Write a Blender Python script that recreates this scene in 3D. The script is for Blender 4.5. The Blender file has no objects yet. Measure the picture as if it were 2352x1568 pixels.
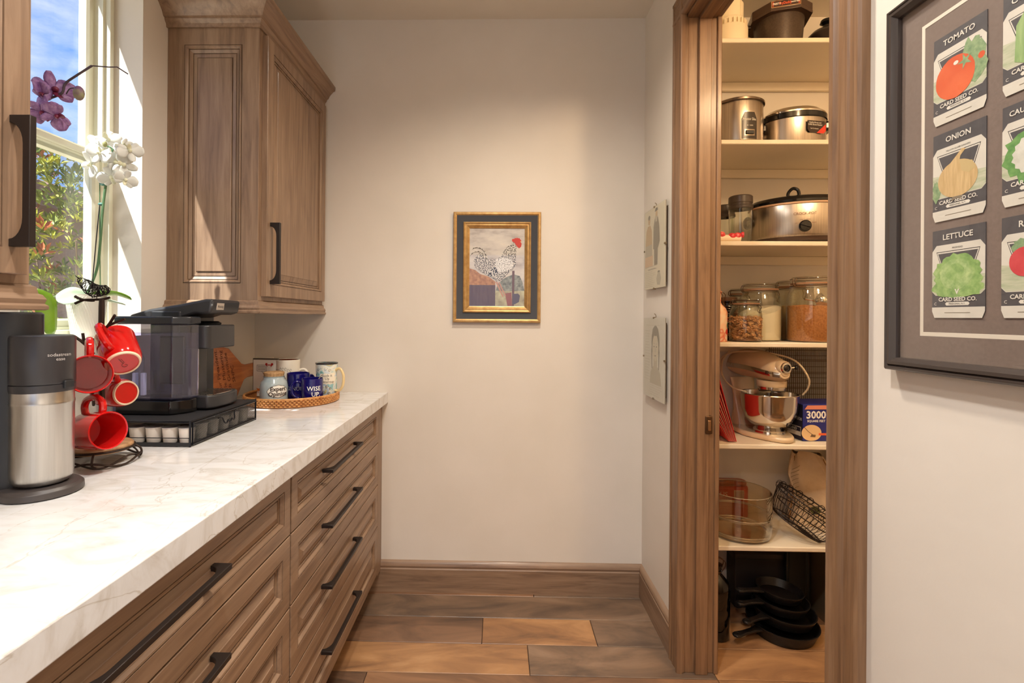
import bpy, math, random
from math import pi, sin, cos, tan, atan2, radians, hypot, sqrt
from mathutils import Vector, Matrix
random.seed(7)
SC = bpy.context.scene
COL = SC.collection
# ---------------------------------------------------------------- camera
FPX, VX, VY, PSI, RHO, CH = 1118.0, 1144.2, 727.8, 0.0219, 0.0072, 1.30
cF = Vector((-sin(PSI), cos(PSI), 0)); cR0 = Vector((cos(PSI), sin(PSI), 0)); cZ = Vector((0, 0, 1))
cR = cR0 * cos(RHO) + cZ * sin(RHO); cU = cZ * cos(RHO) - cR0 * sin(RHO)
PPX = VX - FPX * tan(PSI) * cos(RHO); PPY = VY - FPX * tan(PSI) * sin(RHO)
cam = bpy.data.cameras.new('camera'); camo = bpy.data.objects.new('camera', cam); COL.objects.link(camo)
m = Matrix((cR, cU, -cF)).transposed().to_4x4(); m.translation = (0, 0, CH); camo.matrix_world = m
cam.sensor_width = 36; cam.lens = FPX / 2352 * 36
cam.shift_x = (1176 - PPX) / 2352; cam.shift_y = (PPY - 784) / 2352
cam.clip_start = 0.02; cam.clip_end = 200
SC.camera = camo
def ray(px, py): return cF + cR * ((px - PPX) / FPX) - cU * ((py - PPY) / FPX)
def at(px, py, Y):
    d = ray(px, py); return d * (Y / d.y) + Vector((0, 0, CH))
def atX(px, py, X):
    d = ray(px, py); return d * (X / d.x) + Vector((0, 0, CH))
# ---------------------------------------------------------------- colour management, world, sun, lamps
SC.view_settings.view_transform = 'Standard'; SC.view_settings.look = 'None'
SC.view_settings.exposure = 0.0; SC.view_settings.gamma = 1.0; SC.view_settings.use_curve_mapping = False
SC.cycles.use_denoising = True
SC.cycles.max_bounces = 10; SC.cycles.diffuse_bounces = 6; SC.cycles.glossy_bounces = 4
SC.cycles.transparent_max_bounces = 24; SC.cycles.transmission_bounces = 6
SC.cycles.caustics_reflective = False; SC.cycles.caustics_refractive = False
SC.cycles.sample_clamp_indirect = 8.0
w = bpy.data.worlds.new('sky'); SC.world = w; w.use_nodes = True
nt = w.node_tree; N = nt.nodes; L = nt.links; N.clear()
def nn(tree, typ, **kw):
    n = tree.nodes.new(typ)
    for k, v in kw.items(): setattr(n, k, v)
    return n
out = nn(nt, 'ShaderNodeOutputWorld'); bg = nn(nt, 'ShaderNodeBackground')
tc = nn(nt, 'ShaderNodeTexCoord'); sx = nn(nt, 'ShaderNodeSeparateXYZ')
gr = nn(nt, 'ShaderNodeValToRGB'); e = gr.color_ramp.elements
e[0].position = 0.0; e[0].color = (0.42, 0.56, 0.84, 1); e[1].position = 0.75; e[1].color = (0.04, 0.17, 0.62, 1)
e2 = e.new(0.32); e2.color = (0.14, 0.34, 0.80, 1)
mp = nn(nt, 'ShaderNodeMapping'); mp.inputs['Scale'].default_value = (1.0, 1.0, 2.6); mp.inputs['Location'].default_value = (2.3, 0.4, 0.9)
nz = nn(nt, 'ShaderNodeTexNoise'); nz.inputs['Scale'].default_value = 2.6; nz.inputs['Detail'].default_value = 8; nz.inputs['Roughness'].default_value = 0.62
cr = nn(nt, 'ShaderNodeValToRGB'); c = cr.color_ramp.elements
c[0].position = 0.46; c[0].color = (0, 0, 0, 1); c[1].position = 0.68; c[1].color = (1, 1, 1, 1)
mx = nn(nt, 'ShaderNodeMix', data_type='RGBA'); mx.inputs['B'].default_value = (0.74, 0.77, 0.86, 1)
L.new(tc.outputs['Generated'], sx.inputs[0]); L.new(sx.outputs['Z'], gr.inputs[0])
L.new(tc.outputs['Generated'], mp.inputs[0]); L.new(mp.outputs[0], nz.inputs['Vector']); L.new(nz.outputs[0], cr.inputs[0])
L.new(gr.outputs[0], mx.inputs['A']); L.new(cr.outputs[0], mx.inputs['Factor']); L.new(mx.outputs[2], bg.inputs[0])
bg.inputs[1].default_value = 1.5
L.new(bg.outputs[0], out.inputs[0])
sun = bpy.data.lights.new('sun', 'SUN'); sun.energy = 19.0; sun.angle = radians(0.6); sun.color = (1.0, 0.97, 0.92)
suno = bpy.data.objects.new('sun', sun); COL.objects.link(suno)
suno.rotation_euler = Vector((0.72, 1.0, -1.87)).to_track_quat('-Z', 'Y').to_euler()
def lamp(name, typ, loc, energy, col, **kw):
    l = bpy.data.lights.new(name, typ); l.energy = energy; l.color = col
    for k, v in kw.items(): setattr(l, k, v)
    o = bpy.data.objects.new(name, l); o.location = loc; COL.objects.link(o); return o
WARM = (1.0, 0.88, 0.73)
NEUTRAL_FILL = (1.0, 0.95, 0.90)
for (x, y, e, kc) in ((0.10, 1.32, 24, WARM), (-0.15, 0.42, 27, NEUTRAL_FILL), (-0.55, -1.2, 44, NEUTRAL_FILL), (0.25, -1.2, 30, NEUTRAL_FILL)):     # warm: recessed ceiling light; neutral: unseen fill lamps added for missing window daylight
    lamp('ceiling_and_fill_lamp', 'SPOT', (x, y, 2.69), e * 4.4, kc, spot_size=radians(150), spot_blend=1.0, shadow_soft_size=0.06)
lamp('pantry_lamp', 'POINT', (1.25, 0.72, 2.52), 36, (1.0, 0.69, 0.39), shadow_soft_size=0.09)
p = lamp('window_portal', 'AREA', (-1.30, 1.265, 1.80), 1, (1, 1, 1), shape='RECTANGLE', size=1.12, size_y=0.58)
p.rotation_euler = (0, -pi / 2, 0); p.data.cycles.is_portal = True
p = lamp('door_portal', 'AREA', (-0.2, -2.72, 1.15), 1, (1, 1, 1), shape='RECTANGLE', size=1.6, size_y=2.25)
p.rotation_euler = (pi / 2, 0, 0); p.data.cycles.is_portal = True
# ---------------------------------------------------------------- helpers: colours and materials
def lin(c): return tuple(((v / 255) / 12.92 if v / 255 <= 0.04045 else (((v / 255) + 0.055) / 1.055) ** 2.4) for v in c)
MATS = {}
def mat(name, rgb, rough=0.5, metal=0.0, **kw):
    if name in MATS: return MATS[name]
    mt = bpy.data.materials.new(name); mt.use_nodes = True; b = mt.node_tree.nodes['Principled BSDF']
    b.inputs['Base Color'].default_value = (*lin(rgb), 1); b.inputs['Roughness'].default_value = rough; b.inputs['Metallic'].default_value = metal
    for k, v in kw.items(): b.inputs[k].default_value = v
    MATS[name] = mt; return mt
def noise_mat(name, stops, scale=(1, 1, 1), nscale=5.0, detail=5, rough=0.5, metal=0.0, bump=0.0, bscale=None, coords='Object', distort=0.0, rvar=0.0, obj_rand=0.0, coat=0.0):
    """procedural material: stretched noise through a colour ramp, with optional bump and per-object variation"""
    if name in MATS: return MATS[name]
    mt = bpy.data.materials.new(name); mt.use_nodes = True; t = mt.node_tree; b = t.nodes['Principled BSDF']
    tc = nn(t, 'ShaderNodeTexCoord'); mp = nn(t, 'ShaderNodeMapping'); mp.inputs['Scale'].default_value = scale
    nz = nn(t, 'ShaderNodeTexNoise'); nz.inputs['Scale'].default_value = nscale; nz.inputs['Detail'].default_value = detail
    nz.inputs['Roughness'].default_value = 0.6; nz.inputs['Distortion'].default_value = distort
    rp = nn(t, 'ShaderNodeValToRGB'); el = rp.color_ramp.elements
    while len(el) < len(stops): el.new(0.5)
    for i, (p, cc) in enumerate(stops): el[i].position = p; el[i].color = (*lin(cc), 1)
    t.links.new(tc.outputs[coords], mp.inputs[0])
    src = mp.outputs[0]
    col = rp.outputs[0]
    if obj_rand > 0:
        oi = nn(t, 'ShaderNodeObjectInfo'); vm = nn(t, 'ShaderNodeVectorMath', operation='MULTIPLY_ADD')
        cx = nn(t, 'ShaderNodeCombineXYZ')
        for k in range(3): t.links.new(oi.outputs['Random'], cx.inputs[k])
        vm.inputs[1].default_value = (37, 53, 71); t.links.new(cx.outputs[0], vm.inputs[0]); t.links.new(src, vm.inputs[2]); src = vm.outputs[0]
        hs = nn(t, 'ShaderNodeHueSaturation'); mr = nn(t, 'ShaderNodeMapRange'); mr.inputs['To Min'].default_value = 1 - obj_rand; mr.inputs['To Max'].default_value = 1 + obj_rand
        t.links.new(oi.outputs['Random'], mr.inputs[0]); t.links.new(mr.outputs[0], hs.inputs['Value']); t.links.new(col, hs.inputs['Color']); col = hs.outputs[0]
    t.links.new(src, nz.inputs['Vector']); t.links.new(nz.outputs[0], rp.inputs[0]); t.links.new(col, b.inputs['Base Color'])
    b.inputs['Roughness'].default_value = rough; b.inputs['Metallic'].default_value = metal
    if coat: b.inputs['Coat Weight'].default_value = coat; b.inputs['Coat Roughness'].default_value = 0.15
    if bump > 0:
        bp = nn(t, 'ShaderNodeBump'); bp.inputs['Strength'].default_value = bump; bp.inputs['Distance'].default_value = 0.004
        if bscale:
            n2 = nn(t, 'ShaderNodeTexNoise'); n2.inputs['Scale'].default_value = bscale; n2.inputs['Detail'].default_value = 3
            t.links.new(src if obj_rand else tc.outputs[coords], n2.inputs['Vector']); t.links.new(n2.outputs[0], bp.inputs['Height'])
        else: t.links.new(nz.outputs[0], bp.inputs['Height'])
        t.links.new(bp.outputs[0], b.inputs['Normal'])
    MATS[name] = mt; return mt
def glass(name, tint=(255, 255, 255), ior=1.45, rough=0.0, gain=1.0, haze=0.0, hcol=(255, 255, 255)):
    """thin clear wall: transparent with a Fresnel reflection"""
    if name in MATS: return MATS[name]
    mt = bpy.data.materials.new(name); mt.use_nodes = True; t = mt.node_tree; t.nodes.clear()
    o = nn(t, 'ShaderNodeOutputMaterial'); tr = nn(t, 'ShaderNodeBsdfTransparent'); gl = nn(t, 'ShaderNodeBsdfGlossy'); mxs = nn(t, 'ShaderNodeMixShader'); fr = nn(t, 'ShaderNodeLayerWeight'); fr.inputs[0].default_value = 0.5
    tr.inputs[0].default_value = (*lin(tint), 1); gl.inputs['Roughness'].default_value = rough
    pw = nn(t, 'ShaderNodeMath', operation='POWER'); pw.inputs[1].default_value = 4.0; t.links.new(fr.outputs['Facing'], pw.inputs[0])
    ml = nn(t, 'ShaderNodeMath', operation='MULTIPLY_ADD', use_clamp=True); ml.inputs[1].default_value = 0.8 * gain; ml.inputs[2].default_value = 0.04 * gain
    t.links.new(pw.outputs[0], ml.inputs[0])
    body = tr.outputs[0]
    if haze:
        df = nn(t, 'ShaderNodeBsdfDiffuse'); df.inputs[0].default_value = (*lin(hcol), 1); m2 = nn(t, 'ShaderNodeMixShader'); m2.inputs[0].default_value = haze
        t.links.new(tr.outputs[0], m2.inputs[1]); t.links.new(df.outputs[0], m2.inputs[2]); body = m2.outputs[0]
    t.links.new(ml.outputs[0], mxs.inputs[0]); t.links.new(body, mxs.inputs[1]); t.links.new(gl.outputs[0], mxs.inputs[2]); t.links.new(mxs.outputs[0], o.inputs[0])
    MATS[name] = mt; return mt
def mesh_mat(name, rgb, cell, fill, rough=0.4, metal=0.6, axes=(1, 2)):
    """woven wire screen: square holes in a dark sheet"""
    if name in MATS: return MATS[name]
    mt = bpy.data.materials.new(name); mt.use_nodes = True; t = mt.node_tree; b = t.nodes['Principled BSDF']
    b.inputs['Base Color'].default_value = (*lin(rgb), 1); b.inputs['Roughness'].default_value = rough; b.inputs['Metallic'].default_value = metal
    tc = nn(t, 'ShaderNodeTexCoord'); sp = nn(t, 'ShaderNodeSeparateXYZ'); t.links.new(tc.outputs['Object'], sp.inputs[0]); hs = []
    for a in axes:
        m1 = nn(t, 'ShaderNodeMath', operation='DIVIDE'); m1.inputs[1].default_value = cell; t.links.new(sp.outputs[a], m1.inputs[0])
        m2 = nn(t, 'ShaderNodeMath', operation='FRACT'); t.links.new(m1.outputs[0], m2.inputs[0])
        m3 = nn(t, 'ShaderNodeMath', operation='LESS_THAN'); m3.inputs[1].default_value = fill; t.links.new(m2.outputs[0], m3.inputs[0]); hs.append(m3)
    mm = nn(t, 'ShaderNodeMath', operation='MAXIMUM'); t.links.new(hs[0].outputs[0], mm.inputs[0]); t.links.new(hs[1].outputs[0], mm.inputs[1])
    t.links.new(mm.outputs[0], b.inputs['Alpha']); MATS[name] = mt; return mt
# ---------------------------------------------------------------- helpers: mesh building
def frame_axes(d):
    d = Vector(d).normalized(); a = Vector((0, 0, 1)) if abs(d.z) < 0.9 else Vector((1, 0, 0))
    u = a.cross(d).normalized(); return u, d.cross(u), d
class MB:
    def __init__(s): s.v = []; s.f = []
    def add(s, vs, fs, M=None):
        n = len(s.v); s.v += [tuple(M @ Vector(v)) if M else tuple(v) for v in vs]; s.f += [tuple(i + n for i in f) for f in fs]; return s
    def box(s, x0, x1, y0, y1, z0, z1, M=None):
        vs = [(x, y, z) for z in (z0, z1) for y in (y0, y1) for x in (x0, x1)]
        return s.add(vs, [(0, 2, 3, 1), (4, 5, 7, 6), (0, 1, 5, 4), (2, 6, 7, 3), (0, 4, 6, 2), (1, 3, 7, 5)], M)
    def prism(s, pts, z0, z1, M=None):
        n = len(pts); ar = sum(pts[i][0] * pts[(i + 1) % n][1] - pts[(i + 1) % n][0] * pts[i][1] for i in range(n))
        if ar < 0: pts = pts[::-1]
        vs = [(x, y, z0) for x, y in pts] + [(x, y, z1) for x, y in pts]
        return s.add(vs, [tuple(range(n - 1, -1, -1)), tuple(range(n, 2 * n))] + [(i, (i + 1) % n, n + (i + 1) % n, n + i) for i in range(n)], M)
    def poly(s, pts, z=0.0, M=None):
        n = len(pts); ar = sum(pts[i][0] * pts[(i + 1) % n][1] - pts[(i + 1) % n][0] * pts[i][1] for i in range(n))
        if ar < 0: pts = pts[::-1]
        return s.add([(x, y, z) for x, y in pts], [tuple(range(n))], M)
    def lathe(s, prof, n=32, M=None, sx=1.0, sy=1.0, cap=True):
        """prof: list of (r, z) from bottom to top; r=0 closes"""
        vs = []; fs = []; rings = []
        for r, z in prof:
            if r < 1e-6: rings.append([len(vs)]); vs.append((0, 0, z))
            else:
                rings.append(list(range(len(vs), len(vs) + n))); vs += [(r * sx * cos(2 * pi * k / n), r * sy * sin(2 * pi * k / n), z) for k in range(n)]
        for a, b in zip(rings, rings[1:]):
            if len(a) == 1 and len(b) == 1: continue
            for k in range(n):
                k2 = (k + 1) % n
                if len(a) == 1: fs.append((a[0], b[k2], b[k])[::-1] if False else (a[0], b[k2], b[k]))
                elif len(b) == 1: fs.append((a[k], a[k2], b[0]))
                else: fs.append((a[k], a[k2], b[k2], b[k]))
        return s.add(vs, fs, M)
    def tube(s, pts, r, n=8, closed=False, M=None, cap=True):
        pts = [Vector(p) for p in pts]; m = len(pts); vs = []; fs = []; pu = None
        for i, p in enumerate(pts):
            if closed: d = pts[(i + 1) % m] - pts[i - 1]
            else: d = pts[min(i + 1, m - 1)] - pts[max(i - 1, 0)]
            if d.length < 1e-9: d = Vector((0, 0, 1))
            d.normalize()
            if pu is None: u, v, _ = frame_axes(d)
            else:
                u = pu - d * pu.dot(d)
                if u.length < 1e-6: u = frame_axes(d)[0]
                u.normalize(); v = d.cross(u)
            pu = u; rr = r[i] if isinstance(r, (list, tuple)) else r
            vs += [p + (u * cos(2 * pi * k / n) + v * sin(2 * pi * k / n)) * rr for k in range(n)]
        for i in range(m if closed else m - 1):
            a = i * n; b = ((i + 1) % m) * n
            for k in range(n): k2 = (k + 1) % n; fs.append((a + k, a + k2, b + k2, b + k))
        if not closed and cap: fs += [tuple(range(n - 1, -1, -1)), tuple(range((m - 1) * n, m * n))]
        return s.add(vs, fs, M)
    def ell(s, c, r, n=20, k=12, M=None):
        T = Matrix.Translation(c); 
        if M: T = M @ T
        prof = [(sin(pi * i / k), -cos(pi * i / k)) for i in range(k + 1)]; prof[0] = (0, -1); prof[-1] = (0, 1)
        S = Matrix.Diagonal((r[0], r[1], r[2], 1)); return s.lathe(prof, n, T @ S)
    def ring(s, w, h, prof, cap=True, M=None, back=False):
        """mitred rectangle: prof = (inset, height) from the outer edge inwards, centred on the origin in XY"""
        vs = []; fs = []
        for d, z in prof:
            a = w / 2 - d; b = h / 2 - d; vs += [(-a, -b, z), (a, -b, z), (a, b, z), (-a, b, z)]
        for i in range(len(prof) - 1):
            for k in range(4): k2 = (k + 1) % 4; fs.append((4 * i + k, 4 * i + k2, 4 * i + 4 + k2, 4 * i + 4 + k))
        if cap: n = 4 * (len(prof) - 1); fs.append((n, n + 1, n + 2, n + 3))
        if back: fs.append((3, 2, 1, 0))
        return s.add(vs, fs, M)
    def grid(s, fn, nu, nv, M=None, closed_u=False):
        vs = [fn(i / (nu if closed_u else nu - 1), j / (nv - 1)) for j in range(nv) for i in range(nu)]; fs = []
        for j in range(nv - 1):
            for i in range(nu if closed_u else nu - 1): i2 = (i + 1) % nu; fs.append((j * nu + i, j * nu + i2, (j + 1) * nu + i2, (j + 1) * nu + i))
        return s.add(vs, fs, M)
    def mesh(s, name, m, smooth=True, ang=0.6):
        me = bpy.data.meshes.new(name); me.from_pydata([tuple(v) for v in s.v], [], s.f); me.update()
        if m: me.materials.append(m)
        if smooth:
            me.polygons.foreach_set('use_smooth', [True] * len(me.polygons)); me.set_sharp_from_angle(angle=ang)
        return me
    def build(s, name, m, parent=None, M=None, bevel=0.0, seg=2, smooth=True, ang=0.6, solid=0.0, label=None):
        o = bpy.data.objects.new(name, s.mesh(name, m, smooth, ang)); COL.objects.link(o)
        if parent is not None: o.parent = parent
        if M is not None: o.matrix_basis = M
        if solid: d = o.modifiers.new('solid', 'SOLIDIFY'); d.thickness = solid; d.offset = 0
        if bevel: b = o.modifiers.new('bevel', 'BEVEL'); b.width = bevel; b.segments = seg; b.limit_method = 'ANGLE'; b.angle_limit = radians(35)
        if label: o['label'] = label
        return o
def tag(o, label=None, cat=None, group=None, kind=None):
    for k, v in (('label', label), ('category', cat), ('group', group), ('kind', kind)):
        if v: o[k] = v
    return o
def thing(name, label, cat, loc=(0, 0, 0), rz=0.0, group=None, M=None):
    o = bpy.data.objects.new(name, None); COL.objects.link(o); o.empty_display_size = 0.05
    o.location = loc; o.rotation_euler = (0, 0, rz)
    if M is not None: o.matrix_basis = M
    return tag(o, label, cat, group)
def struct(o): o['kind'] = 'structure'; return o
def stuff(o): o['kind'] = 'stuff'; return o
def share(src, name, parent, M):
    o = src.copy(); o.name = name; COL.objects.link(o); o.parent = parent; o.matrix_basis = M; return o
def basis(x, y, z, t=(0, 0, 0)):
    M = Matrix((Vector(x), Vector(y), Vector(z))).transposed().to_4x4(); M.translation = t; return M
def FX(x, y, z): return basis((0, 1, 0), (0, 0, 1), (1, 0, 0), (x, y, z))          # local XY plane faces +X
def FY(x, y, z): return basis((1, 0, 0), (0, 0, 1), (0, -1, 0), (x, y, z))         # faces -Y
def FW(x, y, z): return basis((0, -1, 0), (0, 0, 1), (-1, 0, 0), (x, y, z))        # faces -X
def T(x, y, z): return Matrix.Translation((x, y, z))
def RZ(a): return Matrix.Rotation(a, 4, 'Z')
def aim(pos, zdir, xdir):
    z = Vector(zdir).normalized(); x = Vector(xdir); x = (x - z * x.dot(z)).normalized(); return basis(x, z.cross(x), z, pos)
def text(s, size, m, parent, M, name='lettering', wrap=None, align='CENTER', sx=1.0, bold=0.0, sp=1.0, label=None):
    cu = bpy.data.curves.new('t', 'FONT'); cu.body = s; cu.size = size; cu.align_x = align; cu.align_y = 'CENTER'; cu.resolution_u = 2; cu.offset = bold; cu.space_line = sp
    to = bpy.data.objects.new('t', cu); me = bpy.data.meshes.new_from_object(to); bpy.data.objects.remove(to); bpy.data.curves.remove(cu)
    for v in me.vertices:
        x, y = v.co.x * sx, v.co.y
        if wrap: a = x / wrap; v.co = (wrap * sin(a), -wrap * cos(a), y)
        else: v.co = (x, y, 0)
    me.name = name; me.materials.clear(); me.materials.append(m)
    o = bpy.data.objects.new(name, me); COL.objects.link(o); o.parent = parent; o.matrix_basis = M
    if label: o['label'] = label
    return o
def circ(cx, cy, r, n=16, ry=None, a0=0.0, a1=2 * pi):
    full = abs(a1 - a0 - 2 * pi) < 1e-6; k = n if full else n + 1
    return [(cx + r * cos(a0 + (a1 - a0) * i / n), cy + (ry or r) * sin(a0 + (a1 - a0) * i / n)) for i in range(k)]
def smoothpath(pts, k=5):
    """Catmull-Rom through points"""
    P = [Vector(p) for p in pts]; o = []
    for i in range(len(P) - 1):
        a = P[max(i - 1, 0)]; b = P[i]; c = P[i + 1]; d = P[min(i + 2, len(P) - 1)]
        for j in range(k):
            t = j / k; o.append(0.5 * ((2 * b) + (c - a) * t + (2 * a - 5 * b + 4 * c - d) * t * t + (3 * b - a - 3 * c + d) * t ** 3))
    return o + [P[-1]]
# ---------------------------------------------------------------- materials
PAINT = noise_mat('cream_plaster', [(0.3, (217, 210, 199)), (0.7, (223, 216, 206))], nscale=3, rough=0.62, bump=0.10, bscale=38, detail=3)
CEIL = noise_mat('ceiling_paint', [(0.3, (218, 210, 196)), (0.7, (223, 215, 202))], nscale=3, rough=0.7, bump=0.08, bscale=45, detail=3)
SHELFP = noise_mat('pantry_shelf_paint', [(0.3, (226, 214, 192)), (0.7, (232, 220, 198))], nscale=3, rough=0.45)
VINYL = mat('window_vinyl', (226, 226, 206), 0.35)
WS = [(0.25, (108, 84, 66)), (0.5, (140, 113, 90)), (0.75, (160, 133, 108))]
def wood(name, sc, st=WS, **kw): return noise_mat(name, st, scale=sc, nscale=3.0, detail=8, rough=0.42, bump=0.03, distort=0.6, coat=0.15, **kw)
WOODH = wood('stained_wood_along', (1.2, 16, 16))
WOODV = wood('stained_wood_upright', (16, 1.2, 16))
WOODZ = wood('stained_wood_vertical', (16, 16, 1.2))
WOODY = wood('stained_wood_deep', (16, 1.2, 16))
DS = [(0.25, (98, 70, 48)), (0.5, (128, 96, 68)), (0.75, (146, 113, 83))]
DOORW = wood('door_wood_vertical', (22, 22, 1.1), DS)
DOORWY = wood('door_wood_across', (22, 1.1, 22), DS)
def fm(n, *st): return noise_mat('floor_plank_' + n, list(zip((0.27, 0.42, 0.56, 0.74), st)), scale=(1.5, 5.0, 6.0), nscale=1.6, detail=10, rough=0.36, bump=0.06, bscale=60, distort=0.9, obj_rand=0.06)
FLM = [fm('tan', (100, 76, 58), (144, 106, 74), (170, 128, 88), (192, 152, 110)), fm('brown', (78, 60, 48), (116, 86, 64), (140, 104, 76), (162, 124, 92)), fm('grey', (70, 60, 54), (102, 84, 70), (128, 104, 84), (150, 124, 102)), fm('dark', (60, 48, 42), (90, 70, 56), (118, 90, 70), (146, 112, 86))]
GROUT = mat('floor_joint', (70, 52, 40), 0.8)
BLACKH = mat('dark_bronze_handle', (52, 44, 40), 0.42, 0.55)
STEEL = noise_mat('brushed_steel', [(0.3, (186, 182, 176)), (0.7, (202, 198, 192))], scale=(40, 40, 1), nscale=4, rough=0.30, metal=1.0)
CHROME = mat('polished_steel', (214, 210, 204), 0.12, 1.0)
BLKP = mat('black_plastic', (34, 34, 36), 0.38)
BLKG = mat('glossy_black', (16, 16, 17), 0.12)
GREYP = mat('dark_grey_plastic', (46, 45, 46), 0.38)
WHITE = mat('white_print', (238, 236, 228), 0.55)
INK = mat('black_ink', (30, 28, 28), 0.6)
GLASS = glass('clear_glass', (252, 253, 252), gain=1.0)
JARG = glass('jar_glass', (250, 251, 248), gain=1.3)
PANE = glass('window_pane', (250, 252, 252), gain=1.0)
# ---------------------------------------------------------------- the room
D, XL, XR, ZC, CT = 2.302, -1.162, 0.682, 2.708, 0.939
YB = -2.65                                   # wall behind the camera
XP = 2.05                                    # far side of the pantry
WY0, WY1, WZ0, WZ1 = 0.97, 1.559, 1.232, 2.452   # window opening
b = MB()
b.box(XL - .16, XL, YB, WY0, 0, ZC).box(XL - .16, XL, WY1, D + .12, 0, ZC).box(XL - .16, XL, WY0, WY1, 0, WZ0).box(XL - .16, XL, WY0, WY1, WZ1, ZC)
struct(b.build('wall_left', PAINT))
struct(MB().box(XL, XP + .1, D, D + .12, 0, ZC).build('wall_back', PAINT))
DY0, DY1, DZ = 1.000, 1.803, 2.405           # doorway between the jamb faces
b = MB(); b.box(XR, XR + .125, YB, DY0 - .02, 0, ZC).box(XR, XR + .125, DY1 + .02, D, 0, ZC).box(XR, XR + .125, DY0 - .02, DY1 + .02, DZ + .02, ZC)
struct(b.build('wall_right', PAINT))
struct(MB().box(XP, XP + .1, 0.1, D, 0, ZC).build('wall_pantry_right', PAINT))
struct(MB().box(XR + .125, XP, 0.0, 0.1, 0, ZC).build('wall_pantry_front', PAINT))
b = MB(); b.box(XL, -1.02, YB - .12, YB, 0, ZC).box(.62, XR, YB - .12, YB, 0, ZC).box(-1.02, .62, YB - .12, YB, 2.32, ZC)
struct(b.build('wall_front', PAINT))
struct(MB().box(XL - .16, XP + .1, YB - .12, D + .12, ZC, ZC + .1).build('ceiling', CEIL))
# glazed door behind the camera
d2 = struct(MB().ring(1.64, 2.32, [(0, -.05), (0, 0), (.09, 0), (.09, -.05)], cap=False).build('door_2', VINYL, M=basis((-1, 0, 0), (0, 0, 1), (0, 1, 0), (-.2, YB - .03, 1.16))))
MB().box(-.73, .73, -1.07, 1.07, -.028, -.022).build('pane', PANE, d2)
# floor: a slab and its planks
fl = struct(MB().box(XL - .16, XP + .1, YB - .12, D + .12, -.08, -.006).build('floor', GROUT))
rows = [D + .03, 2.270, 2.105, 1.937, 1.772]
while rows[-1] > YB: rows.append(rows[-1] - .167)
joints = {0: [.175, 1.2], 1: [-.60, .79], 2: [-.056, .404, .80], 3: [-.95, .125, .80], 4: [-.47, 0.80]}
for i in range(len(rows) - 1):
    y1, y0 = rows[i], max(rows[i + 1], YB)
    js = joints.get(i) or sorted(random.uniform(-1.1, 1.9) for _ in range(2))
    xs = [XL - .1] + [j for j in js] + [XP]
    pal = {0: [1, 2, 0], 1: [1, 2, 1], 2: [3, 0, 2, 0], 3: [1, 0, 2, 0], 4: [3, 1, 0]}.get(i) or [random.randrange(4) for _ in range(6)]
    for kk, (x0, x1) in enumerate(zip(xs, xs[1:])):
        if x1 - x0 < .06: continue
        hx, hy = (x1 - x0) / 2 - .0012, (y1 - y0) / 2 - .0012
        MB().ring(2 * hx, 2 * hy, [(0, -.008), (0, -.0015), (.0015, 0)]).build('plank', FLM[pal[kk % len(pal)]], fl, M=T((x0 + x1) / 2, (y0 + y1) / 2, 0), smooth=False)
# baseboards
def base_prof(): return [(0, 0), (.016, 0), (.016, .108), (.013, .112), (.013, .118), (.016, .122), (.014, .132), (.008, .141), (0, .146)]
def sweep_x(x0, x1, y, prof): # profile out towards -Y
    return MB().prism([(d, z) for d, z in prof], 0, x1 - x0, basis((0, -1, 0), (0, 0, 1), (-1, 0, 0), (x1, y, 0)))
struct(sweep_x(-.64, XR, D, base_prof()).build('baseboard_back', WOODH))
struct(MB().prism(base_prof(), 0, D - 1.883, basis((-1, 0, 0), (0, 0, 1), (0, 1, 0), (XR, 1.883, 0))).build('baseboard_right', WOODY))
struct(MB().prism(base_prof(), 0, .911 - YB, basis((-1, 0, 0), (0, 0, 1), (0, 1, 0), (XR, YB, 0))).build('baseboard_near', WOODY))
# ---- doorway: casing (trim_1) and jamb (door_1)
cw = .088
CP = [(0, 0), (0, .016), (.004, .021), (.012, .021), (.016, .017), (.030, .016), (.034, .019), (.064, .014), (.068, .016), (.072, .020), (.080, .021), (.085, .019), (.088, .014), (.088, 0)]
cas = struct(MB().prism([(y, x) for y, x in CP], 0, DZ + .088, basis((0, -1, 0), (-1, 0, 0), (0, 0, -1), (XR, 1.883, DZ + .088)) if False else Matrix(((0, -1, 0, XR), (-1, 0, 0, 1.883), (0, 0, 1, 0), (0, 0, 0, 1)))).build('trim_1', DOORW))
MB().prism([(y, x) for y, x in CP], 0, DZ + .088, Matrix(((0, -1, 0, XR), (1, 0, 0, .911), (0, 0, 1, 0), (0, 0, 0, 1)))).build('casing_upright', DOORW, cas)
MB().prism([(y, x) for y, x in CP], 0, .972, Matrix(((0, -1, 0, XR), (0, 0, 1, .911), (-1, 0, 0, DZ + .094), (0, 0, 0, 1)))).build('casing_head', DOORWY, cas)
x0 = XR + .003
jb = MB().box(x0, x0 + .124, DY1, DY1 + .018, 0, DZ)
jo = struct(jb.build('door_1', DOORW, bevel=.002))
MB().box(.728, .772, DY1 - .012, DY1 + .001, 0, DZ).build('door_stop', DOORW, jo, bevel=.002)
MB().box(XR - .002, XR + .010, DY1 - .004, DY1 + .010, 0, DZ).build('jamb_bead', DOORW, jo, bevel=.003)
MB().box(.795, .812, DY1 - .007, DY1 + .05, 0, DZ + .03).build('inner_casing', DOORW, jo, bevel=.003)
MB().box(x0, x0 + .124, DY0 - .018, DY0, 0, DZ).build('jamb', DOORW, jo, bevel=.002)
MB().box(x0, x0 + .124, DY0 - .018, DY1 + .018, DZ, DZ + .018).build('head_jamb', DOORWY, jo, bevel=.002)
MB().box(.728, .772, DY0, DY1, DZ - .012, DZ + .001).build('head_stop', DOORWY, jo, bevel=.002)
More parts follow.
